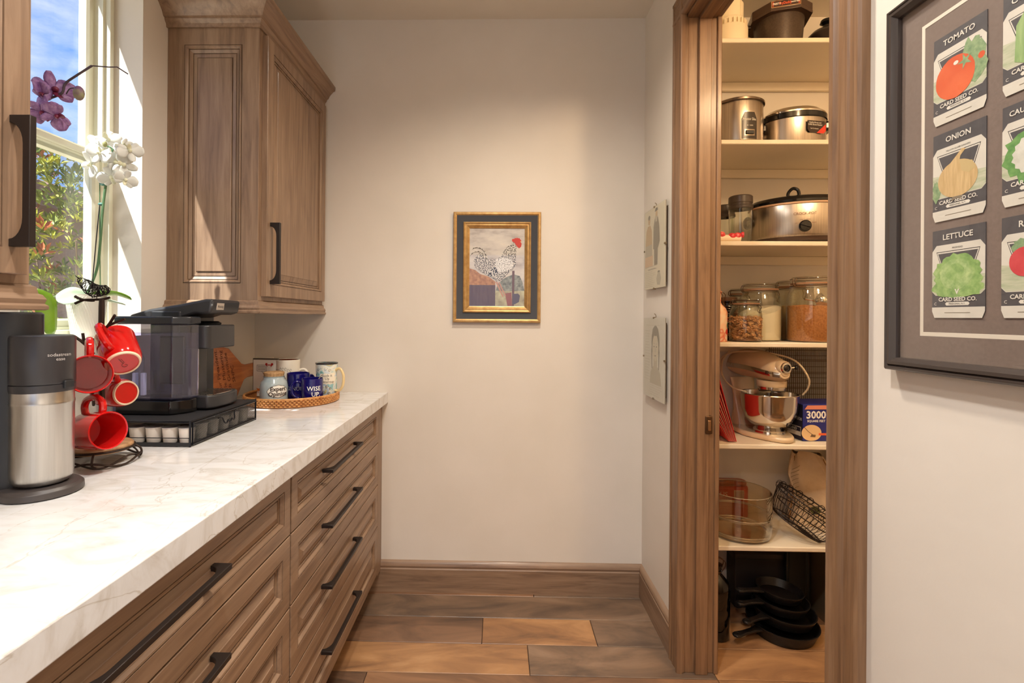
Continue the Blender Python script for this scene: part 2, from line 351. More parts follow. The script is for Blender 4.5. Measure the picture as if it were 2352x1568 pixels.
MB().box(.795, .812, DY0 - .05, DY1 + .05, DZ - .001, DZ + .05).build('inner_head_casing', DOORWY, jo, bevel=.003)
lt = MB().box(.757, .783, DY1 - .016, DY1 - .0005, .880, .945).build('latch_plate', mat('bronze_latch', (92, 66, 44), .4, .8), jo, bevel=.003)
MB().box(.764, .776, DY1 - .020, DY1 - .015, .892, .930).build('latch_bolt', mat('bronze_latch_bolt', (150, 112, 76), .35, .8), lt, bevel=.002)
# ---- window_1 in the left wall
wf = MB(); wx = XL - .118
yc, zc = (WY0 + WY1) / 2, (WZ0 + WZ1) / 2; ww, wh = WY1 - WY0, WZ1 - WZ0
wf.ring(ww, wh, [(0, -.05), (0, .022), (.006, .026), (.020, .026), (.022, .010), (.030, .010), (.030, -.05)], cap=False)
win = struct(wf.build('window_1', VINYL, M=FX(wx, yc, zc)))
zr = 1.797                                    # meeting rail
for nm, z0, z1, dx in (('upper_sash', zr - .018, WZ1 - .028, -.030), ('lower_sash', WZ0 + .028, zr + .018, -.008)):
    s = MB().ring(ww - .056, z1 - z0, [(0, -.018), (0, .010), (.006, .012), (.020, .012), (.026, .006), (.026, -.018)], cap=False).build(nm, VINYL, win, M=T(0, (z0 + z1) / 2 - zc, dx))
    MB().box(-(ww - .108) / 2, (ww - .108) / 2, -(z1 - z0 - .05) / 2, (z1 - z0 - .05) / 2, -.004, 0).build('pane', PANE, s)
MB().box(-ww / 2 + .03, ww / 2 - .03, -.006, .012, 0, .012).build('sash_lock_rail', VINYL, win, M=T(0, zr - zc, .0), bevel=.002)
scr = MB().poly([(-ww / 2 + .03, WZ0 - zc + .03), (ww / 2 - .03, WZ0 - zc + .03), (ww / 2 - .03, zr - zc - .01), (-ww / 2 + .03, zr - zc - .01)])
scr.build('insect_screen', mesh_mat('insect_screen_wire', (120, 120, 125), .0022, .12, axes=(0, 1)), win, M=T(0, 0, -.044))
# ---------------------------------------------------------------- cabinets
DP = [(0, 0), (0, .0185), (.0015, .020), (.043, .020), (.0435, .0150), (.0455, .0150), (.046, .0195), (.050, .0190), (.055, .0130), (.0555, .0075), (.0575, .0075), (.058, .0105), (.063, .0100), (.0635, .0050), (.0655, .0050), (.066, .0095), (.086, .0155), (.0875, .0170)]
def handle(parent, M, Lh, proj=.036, bar=.011, width=.011, fil=.022, name='handle'):
    """bar pull: local x along the bar, y out of the face"""
    h = Lh / 2; inner = []
    leg = .013
    for k in range(7):
        a = k / 6 * pi / 2; inner.append((-h + leg + fil * (1 - cos(a)) * 1.6, (proj - bar) * (1 - (1 - sin(a)) ** 1.0) if k else 0.0))
    pts = [(-h, 0)] + [(-h, proj), (h, proj), (h, 0)] + [(-x, y) for x, y in inner] + inner[::-1]
    return MB().prism(pts, -width / 2, width / 2).build(name, BLACKH, parent, M=M, bevel=.0012)
FXF = -.545                                         # face of the drawer fronts
def base_cab(y0, y1, hy0, hy1, label, filler=0.0):
    t = thing('drawer_cabinet', label, 'cabinet', (FXF - .022, (y0 + y1) / 2, 0), group='base drawer cabinets')
    yo = (y0 + y1) / 2
    MB().box(XL + .002 - FXF + .022, 0, y0 - yo, y1 + filler - yo, .105, CT - .051).box(XL + .05 - FXF + .022, -.06, y0 - yo, y1 + filler - yo, 0, .105).build('body', WOODY, t)
    zs = [.884, .7195, .5275, .3365, .114]
    if filler: MB().box(0, .020, y1 + .003 - yo, y1 + filler - yo, .105, CT - .053).build('filler_strip', WOODZ, t, bevel=.001)
    for a, b_ in zip(zs, zs[1:]):
        w_, h_ = y1 - y0 - .005, a - b_ - .004
        dp = DP if h_ > .17 else [(d * .82, z) for d, z in DP]
        d = MB().ring(w_, h_, dp).build('drawer', WOODH, t, M=FX(.001, 0, (a + b_) / 2), smooth=False)
        handle(d, basis((1, 0, 0), (0, 0, 1), (0, -1, 0), ((hy0 + hy1) / 2 - yo, (.014 if h_ > .17 else .010), .0155)), hy1 - hy0)
    return t
base_cab(1.283, 2.222, 1.518, 1.862, 'brown drawer cabinet nearest the back wall, four drawers with dark bar handles', filler=D - 2.222 - .002)
base_cab(.270, 1.279, .604, .938, 'brown drawer cabinet nearest the camera, under the stainless drink maker')
base_cab(-.74, .266, -.40, -.06, 'brown drawer cabinet beside the viewer, below the counter corner in front')
# continuous stone worktop
STONE = noise_mat('quartzite', [(0.26, (198, 194, 188)), (0.40, (215, 213, 210)), (0.52, (224, 224, 224)), (0.75, (230, 231, 232))], scale=(2.6, 7.0, 4.0), nscale=2.2, detail=10, rough=0.10, distort=1.6)
def veins(mt):
    t = mt.node_tree; b = t.nodes['Principled BSDF']; src = b.inputs['Base Color'].links[0].from_socket
    tc = nn(t, 'ShaderNodeTexCoord'); mp = nn(t, 'ShaderNodeMapping'); mp.inputs['Rotation'].default_value = (0, 0, .6); mp.inputs['Scale'].default_value = (5, 1.3, 2)
    nz = nn(t, 'ShaderNodeTexNoise'); nz.inputs['Scale'].default_value = 1.0; nz.inputs['Detail'].default_value = 9; nz.inputs['Distortion'].default_value = 1.2
    sb = nn(t, 'ShaderNodeMath', operation='SUBTRACT'); sb.inputs[1].default_value = .5; ab = nn(t, 'ShaderNodeMath', operation='ABSOLUTE')
    rp = nn(t, 'ShaderNodeValToRGB'); rp.color_ramp.elements[0].position = 0; rp.color_ramp.elements[0].color = (.5, .5, .5, 1); rp.color_ramp.elements[1].position = .004; rp.color_ramp.elements[1].color = (0, 0, 0, 1)
    mx = nn(t, 'ShaderNodeMix', data_type='RGBA'); mx.inputs['B'].default_value = (*lin((172, 158, 136)), 1)
    t.links.new(tc.outputs['Object'], mp.inputs[0]); t.links.new(mp.outputs[0], nz.inputs['Vector']); t.links.new(nz.outputs[0], sb.inputs[0]); t.links.new(sb.outputs[0], ab.inputs[0]); t.links.new(ab.outputs[0], rp.inputs[0])
    t.links.new(rp.outputs[0], mx.inputs['Factor']); t.links.new(src, mx.inputs['A']); t.links.new(mx.outputs[2], b.inputs['Base Color'])
veins(STONE)
ct = MB().box(XL + .001, -.520, -.78, D - .001, CT - .050, CT).build('countertop', STONE, bevel=.003, seg=3)
tag(ct, 'pale veined stone countertop running along the left wall to the back wall', 'countertop')
# wall cabinets
CROWN = [(0, 0), (.006, 0), (.008, .012), (.012, .016), (.016, .024), (.016, .028), (.022, .030), (.030, .046), (.046, .064), (.054, .068), (.056, .080), (.056, .086), (0, .086)]
RAIL = [(0, .046), (.006, .042), (.008, .030), (.012, .028), (.016, .020), (.014, .012), (.018, .008), (.018, .002), (.014, 0), (0, 0)]
def mould(prof, path, z0, close=False):
    """profile (out, up) swept along a 2-D path with mitred corners; outside is to the right of travel"""
    P = [Vector((x, y, 0)) for x, y in path]; n = len(P); mb = MB(); vs = []; k = len(prof); fs = []
    for i, p in enumerate(P):
        ns = []
        if i > 0: d = (P[i] - P[i - 1]).normalized(); ns.append(Vector((d.y, -d.x, 0)))
        if i < n - 1: d = (P[i + 1] - P[i]).normalized(); ns.append(Vector((d.y, -d.x, 0)))
        nr = ns[0] if len(ns) == 1 else (ns[0] + ns[1]) / (1 + ns[0].dot(ns[1]))
        vs += [p + nr * o + Vector((0, 0, z0 + u)) for o, u in prof]
    for i in range(n - 1):
        for j in range(k): j2 = (j + 1) % k; fs.append((i * k + j, (i + 1) * k + j, (i + 1) * k + j2, i * k + j2))
    fs += [tuple(range(k)), tuple(range((n - 1) * k + k - 1, (n - 1) * k - 1, -1))]
    return mb.add(vs, fs)
UX = -.838; UZ0, UZ1 = 1.352, 2.302
def wall_cab(y0, y1, label, side, doors, hside):
    t = thing('wall_cabinet', label, 'cabinet', (XL, (y0 + y1) / 2, UZ0), group='wall cabinets'); yo = (y0 + y1) / 2; H = UZ1 - UZ0; W = UX - XL
    MB().box(.002, W - .002, y0 + .020 - yo, y1 - .002 - yo, 0, H).build('body', WOODZ, t)
    SP = [(0, 0), (0, .018), (.064, .018), (.0645, .013), (.0665, .013), (.067, .0195), (.072, .0195), (.077, .0140), (.0775, .0085), (.0795, .0085), (.080, .0115), (.090, .0070), (.0905, .0030), (.0930, .0030), (.0935, .0065), (.106, .0055), (.1065, .0030), (.1085, .0030), (.109, .0085), (.111, .0095)]
    if side < 0: MB().ring(W - .002, H, [(d * .92, z) for d, z in SP]).build('side_panel', WOODV, t, M=FY(W / 2, y0 + .020 - yo, H / 2), smooth=False)
    else: MB().box(.002, W - .002, y1 - .002 - yo, y1 - yo, 0, H).build('side_panel', WOODZ, t)
    n = doors; dw = (y1 - y0 - .050 - .004 * (n - 1)) / n
    MB().box(W - .002, W, y0 - yo + .002, y1 - yo - .002, 0, H).build('face_frame', WOODZ, t, bevel=.001)
    for i in range(n):
        yc_ = y0 + .025 + dw / 2 + i * (dw + .004) - yo
        d = MB().ring(dw, H - .030, [(a * (.9 if dw < .4 else 1), z) for a, z in DP]).build('door', WOODV, t, M=FX(W + .0005, yc_, H / 2), smooth=False)
        hx = -dw / 2 + .028 if (hside < 0) else dw / 2 - .028
        handle(d, basis((0, 1, 0), (0, 0, 1), (1, 0, 0), (hx, -(H - .03) / 2 + .155, .0195)), .220, bar=.013, width=.012)
    if side < 0: path = [(.0, y0 - yo), (W, y0 - yo), (W, y1 - yo)]
    else: path = [(W, y0 - yo), (W, y1 - yo), (0, y1 - yo)]
    mould(CROWN, path, H - .002).build('crown_moulding', WOODY, t, ang=.4)
    mould(RAIL, path, -.046).build('light_rail', WOODY, t, ang=.4)
    return t
wall_cab(1.675, D - .001, 'brown wall cabinet with raised side panel between window and back wall', -1, 1, -1)
wall_cab(-.10, .853, 'brown wall cabinet cut by the left edge of the photograph, in front of the window', 1, 1, 1)
# ---------------------------------------------------------------- sparkling water maker
DKG = mat('water_maker_dark', (52, 50, 52), .32); DKG2 = mat('water_maker_base', (66, 60, 58), .4)
t = thing('water_maker', 'black and stainless sparkling water maker at the left front of the counter', 'drink maker', (-.918, .963, CT))
o = MB().lathe([(0, 0), (.062, 0), (.067, .003), (.066, .014), (.060, .020), (.040, .021), (.0, .021)], 48).box(-.20, -.03, -.060, .060, 0, .020).build('base', DKG2, t, bevel=.001)
MB().lathe([(0, .021), (.036, .021), (.044, .025), (.0485, .033), (.050, .045), (.050, .180), (.0508, .182), (.0508, .186), (.0498, .188), (.0498, .206), (0, .206)], 56).build('bottle_carrier', STEEL, t)
MB().lathe([(.046, .206), (.0505, .206), (.0515, .210), (.0515, .2205), (.0495, .221), (.0505, .2225), (.0515, .225), (.0515, .312), (.050, .3165), (.046, .3185), (0, .3185)], 56).build('head', DKG, t)
MB().box(.044, .0555, -.010, .012, .212, .228).build('latch', BLKP, t, bevel=.002)
MB().lathe([(0, 0), (.052, 0), (.052, .348), (.048, .352), (0, .352)], 40, M=T(-.075, 0, .012), sx=1.15).build('column', BLKP, t)
LG = mat('pale_grey_print', (196, 192, 188), .5)
for s_, z_, sz in (('sodastream', .280, .0092), ('ease', .2715, .0092)):
    text(s_, sz, LG, t, T(0, 0, z_) @ RZ(radians(74)), wrap=.0518, sp=1)
# ---------------------------------------------------------------- mug tree with a wire bird
IRON = mat('wrought_iron', (58, 44, 36), .55, .6)
MT = Vector((-.968, 1.168, CT)); BARK = noise_mat('mug_tree_wood', [(0.3, (150, 110, 72)), (0.7, (190, 150, 108))], scale=(3, 20, 3), nscale=3, rough=.5)
t = thing('mug_tree', 'wrought iron mug tree with wooden base and wire bird on top', 'mug rack', MT)
MB().lathe([(0, .030), (.062, .030), (.066, .034), (.066, .042), (.062, .046), (0, .046)], 40).build('wooden_base', BARK, t)
b = MB(); rr = .082
b.tube(circ3 := [(.068 * cos(a), .068 * sin(a), .036) for a in [2 * pi * k / 40 for k in range(40)]], .0028, 6, closed=True)
b.tube([(rr * cos(2 * pi * k / 48), rr * sin(2 * pi * k / 48), .010 + .007 * sin(4 * 2 * pi * k / 48)) for k in range(48)], .0026, 6, closed=True)
b.tube([((rr - .004) * cos(2 * pi * k / 48), (rr - .004) * sin(2 * pi * k / 48), .012 + .009 * sin(4 * 2 * pi * k / 48 + 2)) for k in range(48)], .0022, 6, closed=True)
for k in range(4):
    a = 2 * pi * k / 4 + .5; b.tube(smoothpath([(.068 * cos(a), .068 * sin(a), .036), (.080 * cos(a), .080 * sin(a), .026), (rr * cos(a), rr * sin(a), .012), (.076 * cos(a + .1), .076 * sin(a + .1), .003)]), .0025, 6)
stuff_ = b.build('wire_foot', IRON, t)
b = MB(); b.tube(smoothpath([(0, 0, .040), (.002, 0, .14), (-.002, .001, .26), (0, 0, .398)]), [.0062] * 15 + [.0055], 8)
b.build('trunk', IRON, t)
def twig(pts, r=.0032): return MB().tube(smoothpath([Vector(p) for p in pts], 4), r, 6).build('twig', IRON, t)
def L3(px, py, Y): return at(px, py, Y) - MT
twig([L3(172, 697, 1.160), L3(192, 689, 1.165), L3(214, 688, 1.168), L3(236, 687, 1.17), L3(252, 683, 1.172)])
twig([L3(172, 680, 1.160), L3(186, 687, 1.163), L3(205, 690, 1.167), L3(216, 690, 1.168)])
twig([L3(216, 780, 1.168), L3(232, 765, 1.16), L3(250, 745, 1.155), L3(264, 723, 1.15)]); twig([L3(248, 748, 1.155), L3(268, 739, 1.155), L3(287, 732, 1.155)])
twig([L3(215, 812, 1.168), L3(200, 795, 1.15), L3(185, 782, 1.14), L3(172, 773, 1.135)]); twig([L3(194, 790, 1.148), L3(192, 778, 1.145), L3(190, 765, 1.145)])
twig([L3(215, 930, 1.168), L3(214, 915, 1.14), L3(212, 902, 1.125), L3(209, 888, 1.12)]); twig([L3(215, 890, 1.168), L3(240, 878, 1.19), L3(262, 866, 1.20)])
# the bird: an open ball of wire
BW = mat('bird_wire', (34, 28, 26), .5, .6)
bt = thing('wire_bird', 'small black wire bird perched on top of the mug tree', 'figurine', at(217, 687, 1.168))
b = MB(); rnd = random.Random(3)
B0 = at(217, 687, 1.168); bx = (at(240, 660, 1.168) - at(194, 660, 1.168)).normalized(); sc = (at(254, 660, 1.168) - at(180, 660, 1.168)).length / 74
def bodyr(u):   # profile radii along the bird, u 0 (head) .. 1 (tail), in photo pixels
    return [(0, 3), (.06, 8), (.14, 11), (.3, 16), (.45, 16.5), (.6, 14), (.75, 12), (.9, 10.5), (.97, 8), (1.0, 3)]
def interp(tab, u):
    for (a, va), (c_, vc) in zip(tab, tab[1:]):
        if u <= c_: return va + (vc - va) * (u - a) / (c_ - a)
    return tab[-1][1]
ax = [(0, 48), (.1, 43), (.3, 32), (.5, 24), (.7, 23), (.9, 25), (1, 25)]
def bp(u, ph):
    r = interp(bodyr(0), u); h = interp(ax, u)
    p = bx * ((u * 70 - 37) * sc) + Vector((0, 0, (h - 4) * sc)); return p + Vector((0, 1, 0)).cross(bx) * 0 + Vector((bx.y, -bx.x, 0)) * (r * sc * .9 * cos(ph)) + Vector((0, 0, 1)) * (r * sc * sin(ph))
for k in range(70):
    u0 = rnd.random(); ph = rnd.random() * 6.28; du = rnd.uniform(-.45, .45); dp = rnd.uniform(1.5, 5)
    b.tube([bp(min(max(u0 + du * i / 7, .01), .99), ph + dp * i / 7) for i in range(8)], .0007, 4)
for u in (.01, .12, .3, .5, .7, .88, .985): b.tube([bp(u, 2 * pi * i / 14) for i in range(14)], .0010, 4, closed=True)
stuff(b.build('wire_body', BW, bt))
MB().tube([bp(.02, 1.2), bp(.02, 1.2) + bx * (-8 * sc) + Vector((0, 0, 6 * sc))], [.0018, .0005], 6).build('beak', BW, bt)
b = MB(); b.tube([bp(.45, -1.6), bp(.45, -1.6) + Vector((0, 0, -3 * sc))], .0010, 5).tube([bp(.6, -1.6), bp(.6, -1.6) + Vector((0, 0, -6 * sc))], .0010, 5); b.build('foot', BW, bt)
# ---------------------------------------------------------------- mugs
def mug_parts(t, m, r=.041, h=.096, inner=None, rim_m=None, foot_m=None, hand=True, hr=(.030, .036), hm=None, flare=0.0, hth=.0065, ha=0.0):
    prof = [(r * .74, .0), (r * .80, 0), (r * .90, .006), (r, .022), (r + flare * .3, h * .6), (r + flare, h - .002), (r + flare - .0015, h), (r + flare - .0035, h - .002), (r - .004, h * .6), (r - .004, .022), (r * .85, .008), (0, .007)]
    o = MB().lathe(prof, 40).build('body', m, t)
    MB().lathe([(0, .002), (r * .74, .002), (r * .742, .0)], 32).build('base_disc', m if foot_m is None else m, t)
    if foot_m: MB().lathe([(r * .73, .001), (r * .75, -.0008), (r * .82, -.0006), (r * .87, .0035), (r * .84, .004)], 36).build('unglazed_foot', foot_m, t)
    if inner: MB().lathe([(r + flare - .0038, h - .001), (r - .0045, h * .6), (r - .0045, .022), (r * .84, .0085), (0, .0076)], 36).build('inner_glaze', inner, t)
    if hand:
        zc_ = h * .52; pts = [(r - .003 + flare * .4, 0, zc_ + hr[1] * .86), (r + hr[0] * .55, 0, zc_ + hr[1]), (r + hr[0] * .95, 0, zc_ + hr[1] * .55), (r + hr[0], 0, zc_), (r + hr[0] * .85, 0, zc_ - hr[1] * .55), (r + hr[0] * .4, 0, zc_ - hr[1] * .9), (r - .003, 0, zc_ - hr[1] * .86)]
        MB().tube(smoothpath(pts, 4), hth, 10, M=RZ(ha)).build('handle', hm or m, t)
RED = mat('red_glaze', (200, 22, 20), .12, 0, **{'Coat Weight': .5}); CLAY = mat('unglazed_clay', (232, 214, 184), .6)
GR = 'red mugs on the mug tree'
def red_mug(pos, axis, hdir, label, r=.042, h=.098):
    t = thing('red_mug', label, 'mug', group=GR, M=aim(pos, axis, hdir)); mug_parts(t, RED, r, h, foot_m=CLAY, hr=(.034, .034), hth=.0075); return t
V = lambda px, py: ray(px, py).normalized()
up = Vector((0, 0, 1)); right = cR
v1 = V(284, 833); p1 = at(284, 835, 1.150)
m1 = red_mug(p1, v1 * .60 + up * .62 - right * .22, -v1 * .75 + up * .5 - right * .5, 'red mug hanging highest on the mug tree, its base towards the camera')
MB().tube([((.0015 + .0009 * k) * cos(k * .8) - .008, (.0015 + .0009 * k) * sin(k * .8), .0016) for k in range(9)], .0006, 4).box(.001, .018, -.0015, -.0005, .0010, .0020).box(.001, .014, .002, .003, .0010, .0020).build('maker_stamp', mat('stamp_grey', (120, 48, 44), .6), m1)
v2 = V(208, 858); a2 = (-v2 * .93 + right * .05 - up * .02).normalized(); c2 = at(207, 859, 1.045)
red_mug(c2 - a2 * .098, a2, up + right * .0, 'red mug at mid height of the mug tree, open mouth facing the camera')
a3 = -(right * .72 - V(292, 903) * .55 - up * .03).normalized(); p3 = at(291, 902, 1.215)
red_mug(p3, a3, up * .8 - V(292, 903) * .6, 'red mug hanging behind the tree with its pale foot turned to the right', r=.036, h=.09)
v4 = V(250, 989); a4 = (right * .83 - v4 * .55 + up * .02).normalized(); c4 = at(251, 988, 1.075)
red_mug(c4 - a4 * .098, a4, up - right * .1, 'red mug lowest on the mug tree, lying sideways above the wooden base', r=.042)
# ---------------------------------------------------------------- pod drawer, pods and coffee maker
BWIRE = mat('black_wire', (36, 36, 40), .28, .6); PERF = mesh_mat('black_perforated', (30, 30, 33), .0030, .42)
PY0, PY1, PX1, PX0 = 1.310, 1.668, -.838, -1.150
t = thing('pod_drawer', 'black wire coffee pod drawer under the coffee maker', 'pod drawer', (PX1, PY0, CT)); W_, Dp = PY1 - PY0, PX1 - PX0
MB().box(-Dp, 0, 0, W_, .064, .070).build('top_plate', noise_mat('black_textured', [(.3, (36, 36, 38)), (.7, (50, 50, 53))], nscale=300, rough=.45, bump=.2), t, bevel=.002)
MB().box(-Dp, -.004, .004, W_ - .004, .003, .006).build('bottom_plate', BLKP, t)
b = MB()
for x in (0, -Dp):
    for y in (0, W_): b.tube([(x, y, 0), (x, y, .072)], .0028, 8)
for z in (.004, .068):
    b.tube([(-Dp, 0, z), (0, 0, z), (0, W_, z), (-Dp, W_, z)], .0026, 8, closed=True)
b.tube([(-Dp, 0, .024), (0, 0, .024)], .0012, 6)
b.build('wire_frame', BWIRE, t)
MB().box(-Dp, 0, -.003, .001, .002, .012).build('side_rail', BLKP, t, bevel=.001)
dr = MB().tube([(.003, .006, .006), (.003, .006, .064), (.003, W_ - .006, .064), (.003, W_ - .006, .006)], .0022, 8, closed=True).build('drawer_front', BWIRE, t)
MB().poly([(0, 0), (W_ - .012, 0), (W_ - .012, .052), (0, .052)]).build('mesh_panel', mesh_mat('black_perf_front', (30, 30, 33), .0030, .40, axes=(0, 1)), dr, M=FX(.002, .006, .008))
MB().tube(smoothpath([(.003, .13, .052), (.006, .145, .050), (.010, .150, .036), (.012, .158, .032), (.012, .168, .040), (.012, .178, .032), (.012, .188, .040), (.012, .198, .034), (.010, .206, .040), (.006, .212, .056), (.003, .228, .060)], 4), .0020, 6).build('pull', BWIRE, dr)
PODM = mat('coffee_pod_white', (232, 224, 212), .45); FOIL = mat('pod_foil', (208, 206, 204), .35, .3)
pod0 = None
for j in range(6):
    for i in range(5):
        x = -.026 - i * .0465; y = .0275 + j * .0575
        lab = 'white coffee pod behind the mesh drawer front, %s from the near corner' % ['first', 'second', 'third', 'fourth', 'fifth', 'sixth'][j]; gp = 'pods inside the pod drawer'
        if j == 0 and i < 4: lab = ['white coffee pod nearest the front corner of the black drawer', 'white coffee pod second from the front corner of the black drawer', 'white coffee pod third from the front corner of the black drawer', 'white coffee pod beside the red mug, farthest in the open drawer side'][i]; gp = 'pods along the open side of the drawer'
        elif i > 0: continue
        if pod0 is None:
            pod0 = thing('coffee_pod', lab, 'coffee pod', (PX1 + x, PY0 + y, CT + .006), group=gp)
            MB().lathe([(0, .002), (.015, .002), (.0165, .0), (.0175, .003), (.0205, .038), (.0205, .042), (0, .042)], 24).build('cup', PODM, pod0)
            MB().lathe([(.0205, .0415), (.0225, .042), (.0225, .0435), (0, .044)], 24).build('lid', FOIL, pod0)
        else:
            c_ = pod0.copy(); COL.objects.link(c_); c_.location = (PX1 + x, PY0 + y, CT + .006); c_['label'] = lab; c_['group'] = gp
            for ch in pod0.children:
                q = ch.copy(); COL.objects.link(q); q.parent = c_
# coffee maker: front faces +X, water tank on its near side
KZ = CT + .0715
t = thing('coffee_maker', 'black single cup coffee maker with clear water tank, on the pod drawer', 'coffee maker', (-.99, 1.520, KZ))
def kz(pts, z0, z1): return MB().prism(pts, z0, z1)
def rrect(x0, x1, y0, y1, r, n=5):
    o = []
    for cx, cy, a in ((x1 - r, y0 + r, -pi / 2), (x1 - r, y1 - r, 0), (x0 + r, y1 - r, pi / 2), (x0 + r, y0 + r, pi)):
        o += [(cx + r * cos(a + pi / 2 * k / n), cy + r * sin(a + pi / 2 * k / n)) for k in range(n + 1)]
    return o
MB().prism([(-.13, -.075), (-.13, .115), (.02, .115), (.02, -.075)] , 0, .048).prism([(-.115, -.138), (.045, -.138), (.075, -.105), (.085, -.07), (-.115, -.07)], 0, .040).build('base', BLKG, t, bevel=.004)
dt = MB().prism([(.01, -.062), (.108, -.062), (.124, -.045), (.132, .0), (.132, .045), (.124, .080), (.108, .095), (.01, .095)], .004, .044).build('drip_tray', GREYP, t, bevel=.005, seg=3)
gb = MB().prism([(.016, -.055), (.104, -.055), (.118, -.04), (.125, .0), (.125, .04), (.118, .074), (.104, .088), (.016, .088)], .044, .0455)
gb.build('drip_grate', CHROME, dt)
b = MB()
for k in range(13): b.box(.020 + k * .008, .0235 + k * .008, -.046 + abs(k - 6) * 0, .078, .0452, .0462)
b.build('grate_slots', BLKG, dt)
MB().prism(rrect(-.070, .030, -.066, .112, .012), .040, .300).build('rear_body', BLKP, t, bevel=.003)
MB().prism(rrect(.010, .058, -.058, .030, .014), .040, .200).build('column', GREYP, t, bevel=.003)
MB().prism([(.056, -.060 + .02), (.066, -.04), (.066, -.034), (.056, -.034)], .046, .196).build('column_trim', CHROME, t, bevel=.001)
MB().prism(rrect(.0, .112, -.064, .098, .02), .186, .258).build('brew_housing', GREYP, t, bevel=.004)
MB().lathe([(0, .256), (.040, .256), (.042, .264), (.034, .270), (0, .270)], 28, M=T(.055, .016, 0), sx=1.1).build('pod_holder', BLKG, t)
lid = MB().prism([(-.135, .288), (-.075, .306), (.02, .322), (.100, .338), (.122, .338), (.124, .330), (.118, .296), (.096, .290), (.07, .292), (.0, .270), (-.05, .262), (-.135, .262)], -.08, .08).build('lid', GREYP, t, M=basis((1, 0, 0), (0, 0, 1), (0, -1, 0), (0, .018, 0)), bevel=.010, seg=3)
MB().box(-.020, .020, -.011, .011, 0, .002).build('badge', mat('badge_silver', (196, 186, 176), .3, .7), lid, M=Matrix.Identity(4), bevel=.001)
bd = lid.children[0]; bd.matrix_basis = basis((0, 0, -1), (.12, .99, 0), (.99, -.12, 0), (.1205, .316, .035))
text('Keurig', .011, INK, lid, basis((0, 0, -1), (.12, .99, 0), (.99, -.12, 0), (.1233, .3155, .035)))
# water tank
WT = glass('tank_plastic', (244, 244, 252), gain=1.7, haze=.012, hcol=(220, 220, 240))
prof = [(-.112, -.070), (-.112, -.140), (.052, -.140), (.086, -.108), (.090, -.070)]
tk = MB(); n_ = len(prof)
tk.prism(prof, .044, .262)
tank = tk.build('water_tank', WT, t, bevel=.004)
tk2 = MB().prism([(x * .965 - .0005, y * .98 - .0015) for x, y in prof], .050, .236).build('water', glass('tank_water', (232, 232, 250), gain=.8), tank)
MB().prism([(-.116, -.068), (-.116, -.144), (.054, -.144), (.090, -.110), (.094, -.068)], .262, .284).build('tank_lid', mat('tank_lid_black', (40, 42, 46), .18), tank, bevel=.004)
b = MB()
b.box(-.030, .046, -.076, -.068, .080, .225); b.build('filter_holder', BLKP, tank, bevel=.006)
MB().lathe([(.0, .05), (.011, .05), (.011, .160), (.007, .175), (.0, .175)], 20, M=T(-.062, -.112, 0)).build('filter_tube', glass('tube_clear', (235, 240, 250), gain=2.2), tank)
MB().box(-.080, -.068, -.119, -.107, .052, .118).box(-.056, -.044, -.119, -.107, .052, .118).build('filter_rod', mat('filter_white', (225, 230, 240), .4), tank, bevel=.002)
# ---------------------------------------------------------------- cutting board leaning on the left wall
CB = noise_mat('cherry_board', [(.25, (132, 66, 24)), (.5, (186, 104, 46)), (.75, (214, 134, 66))], scale=(1.5, 14, 14), nscale=3, detail=7, rough=.3, distort=.8, coat=.3)
half = [(0, .112), (.10, .116), (.20, .117), (.25, .106), (.29, .070), (.33, .036), (.36, .028), (.46, .030), (.475, .018), (.478, 0)]
pts = [(x, y) for x, y in half] + [(x, -y) for x, y in half[-2::-1]]
lean = radians(9)
Mcb = basis((0, 1, 0), (-sin(lean), 0, cos(lean)), (cos(lean), 0, sin(lean)), (XL + .060, 1.735, CT + .118))
t = thing('cutting_board', 'orange-brown wooden paddle board with burnt writing behind the coffee maker', 'cutting board', M=Mcb)
MB().prism(pts, -.009, .009).build('board', CB, t, bevel=.003)
BURN = mat('burnt_letters', (88, 40, 18), .7)
for s_, x_ in (('To our President.', .150), ('While Mustering', .185), ('with Gratitude', .217), ('SHPC', .252)):
    text(s_, .030, BURN, t, basis((0, 1, 0), (-1, 0, 0), (0, 0, 1), (x_, 0, .0096)))
# ---------------------------------------------------------------- woven tray and what stands on it
TX, TY, TR = -.868, 2.044, .190
WICK = noise_mat('rattan', [(.3, (176, 112, 56)), (.7, (224, 170, 104))], nscale=60, rough=.45, obj_rand=0)
WICK2 = mat('rattan_dark', (150, 96, 48), .6)
t = thing('woven_tray', 'round woven rattan tray holding mugs and a jar by the back wall', 'tray', (TX, TY, CT))
MB().lathe([(0, 0), (TR - .008, 0), (TR - .008, .006), (0, .006)], 48).build('tray_floor', WICK2, t)
MB().lathe([(TR - .010, .001), (TR - .004, .001), (TR - .004, .030), (TR - .010, .030)], 64).build('tray_wall', WICK2, t)
b = MB()
for j in range(4):
    for k in range(72):
        a = 2 * pi * (k + (j % 2) * .5) / 72; M_ = T(TR * cos(a) - .002 * cos(a), TR * sin(a) - .002 * sin(a), .005 + j * .0072) @ RZ(a)
        b.add([(-.003, -.0062, 0), (.002, -.0035, .0), (.002, .0035, 0), (-.003, .0062, 0), (-.003, -.0062, .0052), (.003, -.0035, .0048), (.003, .0035, .0048), (-.003, .0062, .0052)], [(0, 1, 5, 4), (1, 2, 6, 5), (2, 3, 7, 6), (4, 5, 6, 7), (3, 2, 1, 0)], M_)
stuff(b.build('weave', WICK, t))
MB().tube([((TR - .004) * cos(a), (TR - .004) * sin(a), .034) for a in [2 * pi * k / 72 for k in range(72)]], .0042, 8, closed=True).build('rim', WICK, t)
ZT = CT + .0062
